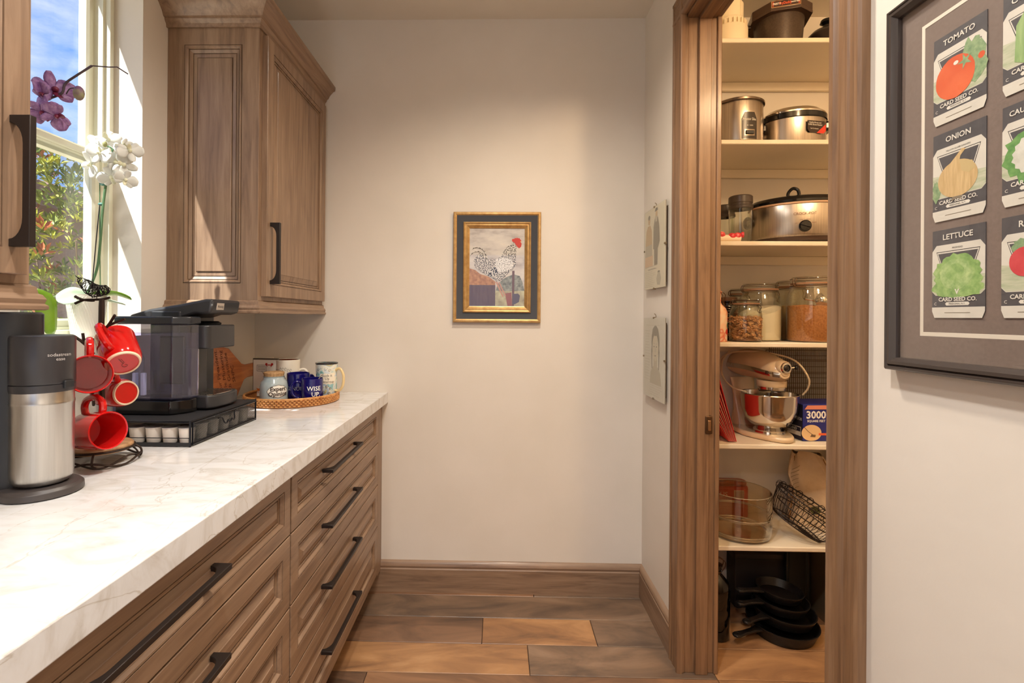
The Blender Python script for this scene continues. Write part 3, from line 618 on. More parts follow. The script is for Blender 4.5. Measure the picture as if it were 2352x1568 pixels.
# greeting card
cp = at(601, 918, 2.06); 
t = thing('greeting_card', 'framed white card with a red bow and tiny chicken on the tray', 'card', (cp.x, 2.095, ZT), rz=radians(-6))
MB().box(-.058, .058, -.004, .006, 0, .168).build('frame', mat('card_frame', (92, 84, 72), .4, .3), t, bevel=.001)
MB().poly([(-.055, .003), (.053, .003), (.053, .162), (-.055, .162)]).build('card_sheet', WHITE, t, M=FY(0, -.0045, 0))
MB().box(-.054, .030, .007, .012, .0, .173).build('rear_card', mat('rear_card', (240, 232, 212), .6), t)
FM = FY(0, -.0052, 0)
b = MB()
for x0_, y0_, x1_, y1_ in ((-.038, .112, .006, .1135), (-.038, .138, .006, .1395), (-.038, .112, -.0365, .139), (.0045, .112, .006, .139)): b.poly([(x0_, y0_), (x1_, y0_), (x1_, y1_), (x0_, y1_)])
b.poly([(-.016, .112), (-.0145, .112), (-.003, .097), (-.004, .095)]).poly([(-.004, .095), (-.003, .097), (.010, .112), (.0085, .1135)])
b.build('speech_box', mat('pencil_line', (70, 62, 58), .7), t, M=FM)
b = MB()
for r_ in range(3):
    for k in range(6): b.poly([(-.033 + k * .006, .118 + r_ * .0065), (-.0295 + k * .006, .118 + r_ * .0065), (-.029 + k * .006, .1205 + r_ * .0065), (-.0325 + k * .006, .1208 + r_ * .0065)])
b.build('scribbled_words', INK, t, M=FM)
b = MB(); b.poly([(.010, .140), (.004, .147), (.006, .137), (.012, .131)]).poly([(.012, .142), (.024, .142), (.023, .138), (.013, .138)]).poly([(.024, .140), (.032, .148), (.034, .140), (.027, .131)])
b.poly(circ(.006, .143, .0055, 10)).poly(circ(.032, .143, .0055, 10)); b.build('red_bow', mat('bow_red', (205, 44, 40), .5), t, M=FY(0, -.0054, 0))
b = MB(); b.poly([(-.040, .040), (-.034, .028), (-.026, .026), (-.020, .034), (-.016, .042), (-.022, .040), (-.030, .036)]).poly([(-.031, .027), (-.029, .027), (-.029, .016), (-.031, .016)]).poly(circ(-.019, .043, .004, 8))
b.build('chicken', mat('chicken_orange', (206, 112, 44), .6), t, M=FY(0, -.0054, 0))
# stoneware jar
GLZ = noise_mat('stoneware_blue_grey', [(.3, (150, 166, 172)), (.7, (186, 194, 192))], nscale=14, rough=.2)
jp = at(629, 918, 1.955)
t = thing('stoneware_jar', 'blue-grey stoneware jar with a cork lid and an oval label', 'jar', (jp.x, 1.955, ZT), rz=radians(-8))
MB().lathe([(0, 0), (.050, 0), (.053, .004), (.053, .070), (.049, .088), (.040, .098), (.0385, .106), (.0405, .110), (.036, .110), (0, .108)], 44).build('jar_body', GLZ, t)
MB().lathe([(0, .108), (.037, .108), (.040, .124), (.037, .127), (0, .127)], 32).build('cork_lid', noise_mat('cork', [(.3, (150, 112, 72)), (.7, (196, 158, 112))], nscale=120, rough=.8), t)
def wrap_poly(pts, r, name, m, parent, M=Matrix.Identity(4), n=14, rz_fn=None):
    """flat outline wrapped round a cylinder of radius r facing -Y (outline as left/right edges per height)"""
    b = MB(); vs = []; fs = []
    for (z, xl, xr) in pts:
        for k in range(n + 1):
            a = (xl + (xr - xl) * k / n) / r; vs.append((r * sin(a), -r * cos(a), z))
    for j in range(len(pts) - 1):
        for k in range(n): fs.append((j * (n + 1) + k, j * (n + 1) + k + 1, (j + 1) * (n + 1) + k + 1, (j + 1) * (n + 1) + k))
    return b.add(vs, fs).build(name, m, parent, M=M)
eye = []
for k in range(13):
    u = -1 + 2 * k / 12; eye.append((.053 + .026 * u, -.044 * sqrt(max(0, 1 - abs(u) ** 1.4)), .044 * sqrt(max(0, 1 - abs(u) ** 1.4))))
wrap_poly(eye, .0540, 'oval_border', mat('label_border', (96, 84, 66), .5), t, M=RZ(radians(50)))
wrap_poly([(.053 + (z - .053) * .93, a * .95, c_ * .95) for z, a, c_ in eye], .0545, 'oval_label', mat('label_white', (244, 240, 228), .4), t, M=RZ(radians(50)))
text('Expert\nOpinion', .023, mat('label_ink', (70, 56, 46), .5), t, T(0, 0, .052) @ RZ(radians(50)), wrap=.0550, sp=.85, bold=.0007)
# white mug behind
mp_ = at(662, 905, 2.125)
t = thing('white_mug', 'white mug with brown inside and scroll print behind the dark blue mugs', 'mug', (mp_.x, 2.120, ZT), rz=radians(0))
WG = mat('white_glaze', (232, 224, 208), .2); BRG = mat('brown_glaze', (104, 52, 30), .2)
mug_parts(t, WG, .050, .162, inner=BRG, hr=(.034, .034), ha=radians(10), hth=.006)
b_ = mat('scroll_grey', (120, 110, 100), .5)
for k in range(7):
    a = radians(-36 + k * 12); MB().tube([((.0505) * sin(a + .07 * cos(q)), -.0505 * cos(a + .07 * cos(q)), .118 + (.006 if k in (2, 3, 4) else 0) + .006 * sin(q)) for q in [2 * pi * i / 10 for i in range(9)]], .0006, 4).build('scroll', b_, t)
text('KA', .020, mat('mug_brown_print', (110, 72, 40), .5), t, T(0, 0, .088), wrap=.0506)
# two cobalt mugs
COB = mat('cobalt_glaze', (22, 18, 96), .08, 0, **{'Coat Weight': .5})
q = at(685, 912, 2.035)
t = thing('cobalt_mug', 'dark blue mug with grey lettering, half hidden behind the WISE UP mug', 'mug', (q.x, 2.035, ZT), rz=radians(-6), group='dark blue mugs on the tray')
mug_parts(t, COB, .046, .114, ha=radians(60), hr=(.03, .038))
text('GENUINE', .022, mat('mug_grey_print', (176, 176, 186), .5), t, T(0, 0, .052) @ RZ(radians(20)), wrap=.0466)
q = at(717, 920, 1.975)
t = thing('cobalt_mug', 'dark blue mug reading WISE UP at the front of the tray', 'mug', (q.x, 1.975, ZT), rz=radians(0), group='dark blue mugs on the tray')
mug_parts(t, COB, .043, .100, ha=radians(193), hr=(.036, .034), hth=.0058)
text('WISE', .025, WHITE, t, T(0, 0, .061) @ RZ(radians(30)), wrap=.0437, bold=.0003); text('UP.', .025, WHITE, t, T(0, 0, .038) @ RZ(radians(40)), wrap=.0437, bold=.0003)
MB().tube([(.018, -.016, .085), (.034, .004, .106), (.038, .008, .111)], .0022, 8).build('stirrer', CHROME, t)
# tall printed mug
q = at(750, 905, 2.085)
PRN = noise_mat('printed_mug', [(.30, (92, 140, 110)), (.42, (150, 196, 200)), (.52, (236, 230, 210)), (.62, (176, 200, 220)), (.74, (210, 190, 110))], nscale=24, detail=1, rough=.15, distort=1.0)
t = thing('printed_mug', 'tall mug with coloured floral print and cream handle at the right of the tray', 'mug', (q.x, 2.085, ZT), rz=radians(0))
mug_parts(t, PRN, .042, .152, inner=mat('mug_dark_inner', (60, 58, 58), .25), hr=(.040, .050), hm=mat('cream_handle', (226, 200, 146), .25), flare=.004, ha=radians(-14), hth=.0058)
MB().lathe([(.0455, .146), (.0468, .150), (.0465, .1535), (.044, .1535)], 36).build('dark_rim', mat('mug_dark_rim', (52, 48, 46), .25), t)
wrap_poly([(.066, -.030, .030), (.070, -.034, .034), (.104, -.032, .034), (.110, -.026, .030)], .0442, 'scroll_banner', mat('banner_cream', (236, 226, 206), .3), t, M=RZ(radians(22)))
text('Suck it\nUp\nButtercup', .0155, INK, t, T(0, 0, .088) @ RZ(radians(22)), wrap=.0448, sp=.85)
for (a_, z_, r_) in ((-30, .125, .008), (-10, .132, .006), (14, .128, .009), (34, .122, .007), (-34, .056, .007), (-8, .050, .009), (20, .054, .008), (38, .046, .006), (4, .028, .008), (-24, .030, .007), (30, .026, .007)):
    a = radians(a_); MB().tube([(.0447 * sin(a + r_ * (1 - .08 * i) / .044 * cos(i * .7)), -.0447 * cos(a + r_ * (1 - .08 * i) / .044 * cos(i * .7)), z_ + r_ * (1 - .08 * i) * sin(i * .7)) for i in range(13)], .0007, 4).build('curl', INK, t)
# ---------------------------------------------------------------- pictures
GOLD = noise_mat('gold_leaf', [(.3, (178, 138, 84)), (.7, (214, 176, 116))], nscale=40, rough=.36, metal=.6)
CHAR = mat('charcoal_frame', (58, 58, 60), .4)
def framed(o, pts, m, name, z): return MB().poly(pts).build(name, m, o, M=T(0, 0, z))
# rooster picture on the back wall
cx, cz, w_, h_ = -.0075, 1.5335, .411, .519
t = thing('rooster_picture', 'framed rooster painting with gold and charcoal frame on the back wall', 'picture', M=FY(cx, D - .001, cz))
MB().ring(w_, h_, [(0, 0), (0, .016), (.004, .021), (.010, .022), (.016, .018)], cap=False).build('outer_gold_frame', GOLD, t)
MB().ring(w_, h_, [(.016, .018), (.020, .017), (.042, .011), (.046, .011)], cap=False).build('charcoal_frame', CHAR, t)
MB().ring(w_ - .092, h_ - .092, [(0, .011), (.001, .017), (.006, .020), (.012, .016), (.016, .017), (.021, .013), (.026, .009), (.030, .007)], cap=False).build('inner_gold_frame', GOLD, t)
pw, ph = w_ - .152, h_ - .152
SKYP = noise_mat('painted_sky', [(.30, (150, 140, 136)), (.46, (206, 200, 194)), (.6, (226, 220, 210)), (.75, (222, 200, 172))], scale=(2.0, 5.0, 1), nscale=2.6, detail=5, rough=.3)
def pic(px, py): return ((px - 616) / 1232 * pw * 1.30, (784 - py) / 1568 * ph * 1.16)   # photo detail -> canvas metres
MB().box(-pw / 2, pw / 2, -ph / 2, ph / 2, 0, .005).build('canvas', SKYP, t)
def P(name, pts, m, z, smooth_=False):
    q = [pic(*p) for p in pts]; q = [(max(min(x, pw / 2), -pw / 2), max(min(y, ph / 2), -ph / 2)) for x, y in q]
    return MB().poly(q).build(name, m, t, M=T(0, 0, z))
HAY = noise_mat('painted_hay', [(.3, (150, 96, 66)), (.7, (206, 158, 112))], nscale=60, rough=.5)
P('hay', [(100, 800), (240, 830), (330, 900), (470, 940), (590, 1030), (590, 1140), (100, 1140)], HAY, .0052)
P('trees', [(590, 1200), (640, 1060), (760, 960), (900, 900), (1010, 930), (1060, 1040), (1090, 1180), (1090, 1200)], noise_mat('painted_trees', [(.35, (104, 108, 100)), (.65, (166, 170, 160))], nscale=60, rough=.5), .0053)
P('meadow', [(590, 1190), (1090, 1190), (1090, 1450), (590, 1450)], noise_mat('painted_meadow', [(.3, (150, 136, 110)), (.7, (206, 206, 170))], nscale=30, rough=.5), .0054)
P('dark_trough', [(100, 1090), (590, 1090), (590, 1450), (100, 1450)], noise_mat('painted_trough', [(.3, (88, 70, 80)), (.7, (112, 92, 94))], scale=(8, 1, 1), nscale=8, rough=.5), .0055)
P('post', [(880, 840), (920, 840), (915, 1450), (880, 1450)], mat('painted_post', (112, 84, 82), .5), .0056)
P('bucket', [(760, 1235), (870, 1215), (880, 1450), (800, 1450)], mat('painted_bucket', (150, 92, 84), .5), .0057)
P('dark_bucket', [(890, 1240), (985, 1235), (1015, 1270), (1000, 1380), (930, 1420), (890, 1420)], mat('painted_dark_bucket', (92, 84, 98), .5), .0058)
P('leg', [(590, 1030), (625, 1030), (735, 1290), (715, 1300)], mat('painted_leg', (198, 150, 128), .5), .0060)
P('leg', [(640, 1040), (665, 1040), (775, 1270), (755, 1280)], mat('painted_leg', (198, 150, 128), .5), .0060)
SPK = noise_mat('painted_feathers', [(.40, (44, 40, 38)), (.47, (120, 112, 104)), (.53, (232, 228, 220))], scale=(1, 1.2, 1), nscale=190, detail=2, rough=.4)
P('rooster_body', [(210, 680), (250, 580), (330, 530), (420, 600), (480, 655), (590, 630), (690, 600), (730, 500), (800, 420), (900, 350), (950, 420), (945, 600), (940, 740), (880, 830), (800, 900), (700, 1010), (610, 1035), (560, 980), (490, 940), (380, 890), (260, 800), (225, 740)], SPK, .0061)
P('wing', [(590, 640), (740, 610), (880, 650), (890, 790), (780, 840), (640, 890), (590, 800)], noise_mat('painted_wing', [(.36, (96, 92, 88)), (.44, (200, 198, 192)), (.5, (246, 244, 240))], nscale=200, detail=2, rough=.4), .0062)
P('wing_tip', [(470, 930), (490, 800), (590, 760), (640, 880), (560, 935)], noise_mat('painted_wing_tip', [(.46, (28, 26, 26)), (.52, (226, 222, 214))], nscale=120, detail=1, rough=.4), .0063)
for pts in ([(185, 480), (230, 445), (320, 450), (400, 510), (440, 640)], [(155, 590), (200, 530), (270, 510), (350, 530), (400, 620)]):
    MB().tube([Vector((*pic(*p), .0062)) for p in smooth2] if False else smoothpath([Vector((*pic(*p), .0060)) for p in pts]), [.0006] * 3 + [.0022] * 12 + [.003] * 6, 4).build('tail_feather', SPK, t)
P('comb', [(870, 300), (890, 285), (910, 290), (925, 268), (945, 280), (958, 260), (975, 278), (1000, 272), (1010, 290), (1035, 318), (1018, 340), (1040, 370), (1030, 420), (1000, 450), (970, 430), (945, 400), (915, 350), (880, 335)], mat('painted_comb', (206, 58, 48), .45), .0064)
P('beak', [(1015, 325), (1045, 330), (1020, 345)], mat('painted_beak', (226, 190, 140), .45), .0065)
MB().box(-pw / 2, pw / 2, -ph / 2, ph / 2, .0070, .0074).build('glazing', glass('picture_glass', (255, 255, 255), gain=.9), t)
# two clip frames on the alcove wall
CLIPM = mat('clip_metal', (150, 132, 104), .35, .8)
PAPER = noise_mat('aged_paper', [(.3, (222, 208, 180)), (.7, (232, 220, 194))], nscale=6, rough=.5); PAPER2 = noise_mat('grey_paper', [(.3, (212, 202, 184)), (.7, (222, 214, 198))], nscale=6, rough=.5)
def clip_frame(y0, y1, z0, z1, label, paper, tilt=0.0):
    yc_, zc_ = (y0 + y1) / 2, (z0 + z1) / 2; w_, h_ = y1 - y0, z1 - z0
    t = thing('clip_frame', label, 'picture', M=FW(XR - .001, yc_, zc_) @ RZ(tilt), group='frameless prints on the alcove wall')
    MB().box(-w_ / 2 + .02, w_ / 2 - .02, -h_ / 2 + .02, h_ / 2 - .02, 0, .011).build('back_spacer', mat('brown_spacer', (120, 84, 52), .6), t)
    MB().box(-w_ / 2, w_ / 2, -h_ / 2, h_ / 2, .010, .014).build('backing', mat('clip_backing', (150, 140, 120), .6), t)
    MB().box(-w_ / 2, w_ / 2, -h_ / 2, h_ / 2, .0142, .0150).build('print_sheet', paper, t)
    MB().box(-w_ / 2, w_ / 2, -h_ / 2, h_ / 2, .0165, .0185).build('glazing', glass('clip_glass', (253, 254, 253), gain=.7), t)
    for x, y in ((0, h_ / 2), (0, -h_ / 2), (-w_ / 2, .0), (w_ / 2, 0)):
        MB().box(x - .004, x + .004, y - .004, y + .004, .009, .0195).build('clip', CLIPM, t, bevel=.001)
    MB().tube([(.0, h_ / 2 + .002, .006), (.0, h_ / 2 + .014, .008), (.0, h_ / 2 + .018, .014)], .0016, 6).build('hook', CLIPM, t)
    return t, w_, h_
def O(t, name, pts, m, z=.0152): return MB().poly(pts).build(name, m, t, M=T(0, 0, z))
def lines(t, x0, x1, ys, m, rnd, hgt=.0011):
    b = MB()
    for y in ys: xe = x1 - rnd.random() * (x1 - x0) * .35; b.poly([(x0, y), (xe, y), (xe, y + hgt), (x0, y + hgt)])
    return b.build('text_lines', m, t, M=T(0, 0, .0153))
PENC = mat('pencil_grey', (136, 124, 104), .7); PENL = mat('pencil_light', (190, 178, 154), .7); SEP = mat('sepia_wash', (204, 170, 124), .7); PEND = mat('pencil_dark', (112, 102, 88), .7)
t, w_, h_ = clip_frame(1.963, 2.232, 1.427, 1.775, 'frameless old print of two standing figures, upper picture on the narrow white wall', PAPER)
rnd = random.Random(2)
# left figure (seated woman in a pale dress) and right figure (man in coat and cap), sketched in washes
O(t, 'dress', [(-.128, -.030), (-.120, .030), (-.100, .055), (-.045, .055), (-.030, .020), (-.028, -.030)], PENL); O(t, 'blouse', [(-.122, .020), (-.112, .085), (-.090, .105), (-.055, .105), (-.036, .080), (-.030, .020)], SEP, .0153)
O(t, 'head', circ(-.072, .128, .015, 14, .020), SEP, .0154); O(t, 'hair', circ(-.072, .141, .015, 12, .010), PENC, .0155)
O(t, 'coat', [(-.015, -.005), (-.012, .090), (.005, .125), (.045, .125), (.062, .085), (.070, .020), (.050, -.005)], PENC, .0153); O(t, 'trousers', [(.000, -.075), (-.004, -.002), (.045, -.002), (.042, -.075)], PENC, .0152)
O(t, 'head', circ(.026, .140, .014, 14, .020), SEP, .0154); O(t, 'cap', [(.004, .152), (.016, .166), (.038, .166), (.046, .154)], PEND, .0155); O(t, 'beard', [(.006, .133), (.014, .108), (.034, .108), (.040, .130)], PENL, .0155)
O(t, 'bench', [(-.128, -.075), (-.128, -.030), (-.020, -.030), (-.020, -.075)], mat('wash_tan', (222, 186, 146), .7), .0153)
lines(t, -.125, .115, [-.077], PENC, rnd); lines(t, -.120, .020, [-.100 - .008 * k for k in range(9)], PENL, rnd); lines(t, -.085, .04, [-.088, -.091], PENC, rnd, .0016)
O(t, 'pot', [(.045, -.105), (.045, -.112), (.030, -.135), (.040, -.160), (.075, -.163), (.090, -.135), (.075, -.112), (.075, -.105)], PENL, .0153); O(t, 'pot_mouth', circ(.060, -.106, .015, 12, .004), PENC, .0154)
t, w_, h_ = clip_frame(1.960, 2.233, .957, 1.301, 'frameless pencil portrait of a braided girl, lower picture on the narrow white wall', PAPER2, tilt=.0)
O(t, 'shoulders', [(-.050, -.110), (-.040, -.060), (-.010, -.035), (.055, -.035), (.085, -.060), (.100, -.110)], PENL); O(t, 'neck', [(.000, -.045), (.000, .000), (.045, .000), (.045, -.045)], mat('portrait_skin_shade', (198, 184, 158), .7), .0153)
O(t, 'hair', circ(.022, .070, .052, 18, .070), PENC, .0153); O(t, 'face', circ(.022, .045, .040, 18, .056), mat('portrait_skin', (212, 198, 172), .7), .0154); O(t, 'fringe', [(-.026, .085), (-.014, .125), (.022, .137), (.058, .125), (.070, .085), (.040, .100), (.022, .094), (.000, .100)], PENC, .0155)
for x in (.006, .038): O(t, 'eye', circ(x, .050, .006, 10, .003), PEND, .0156); O(t, 'eyebrow', [(x - .009, .060), (x, .064), (x + .009, .060), (x, .0625)], PENC, .0156)
O(t, 'nose', [(.020, .045), (.017, .026), (.027, .026), (.024, .045)], PENL, .0156); O(t, 'mouth', [(.010, .012), (.022, .008), (.034, .012), (.022, .015)], PENC, .0156)
for s_ in (-1, 1):
    O(t, 'braid', [(.022 + s_ * .044, .070), (.022 + s_ * .054, .030), (.022 + s_ * .048, -.045), (.022 + s_ * .040, -.045), (.022 + s_ * .040, .040)], PENC, .0155)
lines(t, -.120, -.040, [.115 - .0125 * k for k in range(18)], PENL, rnd); lines(t, -.05, .115, [-.118 - .010 * k for k in range(5)], PENL, rnd); lines(t, -.110, .09, [.140], PENL, rnd)
# seed packet frame on the right wall
FRB = mat('dark_frame', (62, 54, 50), .25); MATB = noise_mat('brown_mat_board', [(.3, (122, 106, 96)), (.7, (132, 116, 106))], nscale=200, rough=.7)
fy0, fy1, fz0, fz1 = .372, .851, 1.216, 1.826
t = thing('seed_packet_picture', 'large dark frame of vintage vegetable seed packets on the right wall', 'picture', M=FW(XR - .001, (fy0 + fy1) / 2, (fz0 + fz1) / 2))
w_, h_ = fy1 - fy0, fz1 - fz0
MB().ring(w_, h_, [(0, 0), (0, .016), (.003, .020), (.006, .0205), (.008, .018), (.010, .0215), (.015, .022), (.018, .018), (.021, .015), (.022, .009)], cap=False).build('frame', FRB, t, ang=.4)
MB().box(-w_ / 2 + .015, w_ / 2 - .015, -h_ / 2 + .015, h_ / 2 - .015, .002, .0075).build('mat_board', MATB, t)
MB().ring(w_ - .118, h_ - .118, [(0, .0076), (.006, .0080), (.0062, .0076)], cap=False).build('white_mat_line', mat('mat_bevel', (232, 222, 204), .6), t)
MB().box(-w_ / 2 + .02, w_ / 2 - .02, -h_ / 2 + .02, h_ / 2 - .02, .0120, .0124).build('glazing', glass('frame_glass', (255, 255, 255), gain=.8), t)
PKB = noise_mat('packet_black', [(.3, (80, 78, 80)), (.7, (90, 88, 90))], nscale=80, rough=.55); PKW = noise_mat('packet_cream', [(.3, (216, 210, 196)), (.7, (228, 222, 208))], nscale=30, rough=.55)
LEAFP = noise_mat('printed_leaves', [(.3, (110, 142, 104)), (.7, (164, 186, 138))], nscale=140, rough=.55); PKL = mat('packet_letter', (232, 226, 212), .55)
FIELD = noise_mat('printed_field', [(.35, (176, 186, 150)), (.6, (206, 206, 180))], scale=(1, 6, 1), nscale=30, rough=.55)
def rough_round(cx, cy, rx, ry, n=26, j=.08, seed=1, lob=0):
    r = random.Random(seed); return [(cx + rx * (1 + r.uniform(-j, j) + (.10 * abs(sin(lob * a / 2)) if lob else 0)) * cos(a), cy + ry * (1 + r.uniform(-j, j) + (.10 * abs(sin(lob * a / 2)) if lob else 0)) * sin(a)) for a in [2 * pi * k / n for k in range(n)]]
def packet(col, row, title, veg, nm):
    ys = [.728, .6245, .521][col]; zc_ = [1.6635, 1.5165, 1.370][row]
    X = (fy0 + fy1) / 2 - ys; Yv = zc_ - (fz0 + fz1) / 2; pw_, ph_ = .082, .133; a, c_ = pw_ / 2, ph_ / 2
    p = MB().prism([(-a, -c_ + .010), (-a + .004, -c_), (a - .004, -c_), (a, -c_ + .010), (a, c_), (-a, c_)], .0077, .0088).build('seed_packet', PKB, t, M=T(X, Yv, 0), label=nm)
    def q(name, pts, m, z): return MB().poly(pts).build(name, m, p, M=T(0, 0, .0088 + z))
    q('paper_flap', [(-a, -c_ + .010), (-a + .004, -c_), (a - .004, -c_), (a, -c_ + .010), (a, -c_ + .016), (-a, -c_ + .016)], PKW, .0002)
    q('picture_panel', [(-a, -c_ + .040), (-a + .006, -c_ + .034), (a - .006, -c_ + .034), (a, -c_ + .040), (a, c_ - .032), (a - .007, c_ - .023), (-a + .007, c_ - .023), (-a, c_ - .032)], PKW, .0002)
    q('triangle_border', [(-.034, c_ - .033), (.034, c_ - .033), (.020, c_ - .075), (-.020, c_ - .075)], INK, .0003); q('triangle_white', [(-.033, c_ - .034), (.033, c_ - .034), (.019, c_ - .074), (-.019, c_ - .074)], PKW, .00035); q('triangle', [(-.031, c_ - .036), (.031, c_ - .036), (.018, c_ - .072), (-.018, c_ - .072)], PKB, .0004)
    q('printed_ground', [(-a, -c_ + .041), (-a + .006, -c_ + .035), (a - .006, -c_ + .035), (a, -c_ + .041), (a, -c_ + .062), (-a, -c_ + .070)], FIELD, .0003)
    veg(q)
    if title: text(title, .0115 if len(title) < 9 else .0095, PKL, p, T(0, c_ - .012, .0094), bold=.0002); text('CARD SEED CO.', .0082, PKL, p, T(0, -c_ + .0275, .0094), bold=.0002)
    q('town_plate', [(-.017, -c_ + .0185), (.017, -c_ + .0185), (.019, -c_ + .021), (.017, -c_ + .0235), (-.017, -c_ + .0235), (-.019, -c_ + .021)], PKL, .0003); text('FREDONIA, N.Y.', .0036, INK, p, T(0, -c_ + .021, .0095))
    q('small_print', [(-.020, -c_ + .0074), (.020, -c_ + .0074), (.020, -c_ + .0082), (-.020, -c_ + .0082)], PENC, .0004); text('C', .006, PKL, p, T(-a + .006, -c_ + .021, .0094))
    
    sub_ = {'LETTUCE': 'PRIZEHEAD', 'ONION': 'YELLOW GLOBE DANVERS'}.get(title)
    if sub_: text(sub_, .0032, INK, p, T(0, c_ - .029, .0094))
TOM = noise_mat('printed_tomato', [(.3, (212, 84, 48)), (.7, (236, 120, 76))], nscale=14, rough=.5)
def tomato(q):
    q('leaf', rough_round(.022, .006, .020, .034, j=.25, seed=3), LEAFP, .0005); q('tomato', rough_round(-.006, -.004, .031, .031, j=.01, lob=0), TOM, .0006); q('tomato_highlight', circ(-.004, .016, .004, 10, .003), PKL, .0007); q('calyx', [(.010 + (.012 if k % 2 else .004) * cos(k * pi / 5), .012 + (.012 if k % 2 else .004) * sin(k * pi / 5)) for k in range(10)], LEAFP, .0007); q('small_tomato', circ(.034, .008, .005, 10), TOM, .0006)
ONI = noise_mat('printed_onion', [(.3, (196, 162, 110)), (.7, (226, 196, 144))], scale=(9, 1, 1), nscale=26, rough=.5)
def onion(q):
    q('leaf', rough_round(-.034, -.020, .007, .016, j=.2, seed=5), LEAFP, .0005); q('onion_bulb', [(x, y) for x, y in rough_round(-.001, -.008, .031, .027, j=.0)][:7] + [(.004, .024), (.012, .032), (.006, .034), (-.002, .026)] + [(x, y) for x, y in rough_round(-.001, -.008, .031, .027, j=.0)][8:], ONI, .0006); q('onion_skin', [(.002, .018), (.022, .012), (.027, .000), (.016, -.004), (.006, .001)], mat('printed_onion_skin', (206, 182, 130), .5), .0007); q('roots', [(-.008, -.034), (.008, -.034), (.004, -.039), (-.002, -.037), (-.010, -.040)], PENC, .0007)
LET = noise_mat('printed_lettuce', [(.3, (110, 150, 84)), (.5, (150, 186, 110)), (.7, (184, 208, 140))], nscale=70, rough=.5); LET2 = noise_mat('printed_lettuce_inner', [(.3, (128, 170, 96)), (.7, (196, 216, 150))], nscale=90, rough=.5)
def lettuce(q):
    q('lower_leaves', rough_round(0, -.022, .040, .014, j=.12, seed=9, lob=12), LET, .0004); q('outer_leaves', rough_round(0, -.004, .035, .030, n=40, j=.06, seed=4, lob=16), LET, .0005); q('middle_leaves', rough_round(-.002, -.002, .024, .021, n=32, j=.06, seed=6, lob=12), LET2, .0006); q('heart', rough_round(-.003, .001, .014, .012, n=24, j=.06, seed=8, lob=8), LET, .0007)
    text('V', .010, PKL, q('letter_patch', circ(0, -.028, .001, 6), PKL, .0004).parent, T(0, -.028, .0096), bold=.0004)
CUC = noise_mat('printed_cucumber', [(.3, (120, 158, 96)), (.7, (176, 200, 138))], scale=(8, 1, 1), nscale=16, rough=.5)
def cucumber(q): q('cucumber', [(-.026, -.026), (-.024, .020), (-.010, .040), (.008, .042), (.004, .010), (-.002, -.020), (-.012, -.034)], CUC, .0006); q('cucumber', [(.000, -.028), (.006, .020), (.020, .038), (.034, .030), (.026, -.010), (.014, -.030)], CUC, .0006)
def cauli(q):
    q('outer_leaves', rough_round(.0, -.004, .037, .033, n=34, j=.12, seed=12, lob=14), noise_mat('printed_green', [(.3, (84, 140, 74)), (.7, (130, 176, 104))], nscale=90, rough=.5), .0005)
    q('curd', rough_round(.004, -.004, .030, .026, n=36, j=.02, seed=13, lob=18), noise_mat('printed_curd', [(.3, (206, 204, 188)), (.7, (234, 232, 220))], nscale=60, rough=.5), .0006)
RAD = noise_mat('printed_radish', [(.3, (196, 48, 60)), (.7, (226, 92, 94))], nscale=20, rough=.5)
def radish(q):
    q('leaf', rough_round(-.010, .026, .018, .010, j=.2, seed=15), LEAFP, .0005); q('radish', rough_round(-.012, .006, .019, .019, j=.01), RAD, .0006); q('radish', rough_round(.010, -.006, .020, .020, j=.01), RAD, .0007); q('root', [(-.004, -.022), (-.001, -.022), (-.010, -.040)], PKL, .0007)
def carrot(q): q('carrot', [(-.012, .024), (.010, .024), (.002, -.034)], TOM, .0006); q('leaf', rough_round(0, .032, .018, .008, j=.2, seed=2), LEAFP, .0005)
packet(0, 0, 'TOMATO', tomato, 'tomato seed packet'); packet(0, 1, 'ONION', onion, 'onion seed packet'); packet(0, 2, 'LETTUCE', lettuce, 'lettuce seed packet')
packet(1, 0, 'CUCUMBER', cucumber, 'cucumber seed packet'); packet(1, 1, 'CAULIFLOWER', cauli, 'cauliflower seed packet'); packet(1, 2, 'RADISH', radish, 'radish seed packet')
for r_ in range(3): packet(2, r_, '', carrot, ['third column seed packet, top', 'third column seed packet, middle', 'third column seed packet, bottom'][r_])
# ---------------------------------------------------------------- orchids on the window sill
LEAF = noise_mat('orchid_leaf', [(.3, (92, 150, 30)), (.7, (150, 200, 60))], nscale=8, rough=.3, coat=.2); PALE = noise_mat('orchid_leaf_underside', [(.3, (176, 206, 176)), (.7, (206, 226, 206))], nscale=8, rough=.35)
POT = mat('white_ceramic', (226, 224, 214), .28); STEMG = mat('orchid_stem', (86, 122, 84), .5); STEMD = mat('dark_stem', (70, 54, 62), .5); CLIPG = mat('orchid_clip', (80, 130, 120), .4); BUD = mat('orchid_bud', (150, 150, 96), .5)
def petalmesh(L_, W_, curl=.25, n=7):
    def fn(u, v):
        y = v * L_; w = W_ * max(.0, sin(pi * (.07 + .86 * v))) ** .6 * (.55 + .45 * min(1, v * 2.2)); x = (u - .5) * 2 * w * .5
        return (x, y, curl * L_ * (v * v) - .35 * abs(x) * (u - .5) ** 2 * 4)
    return fn
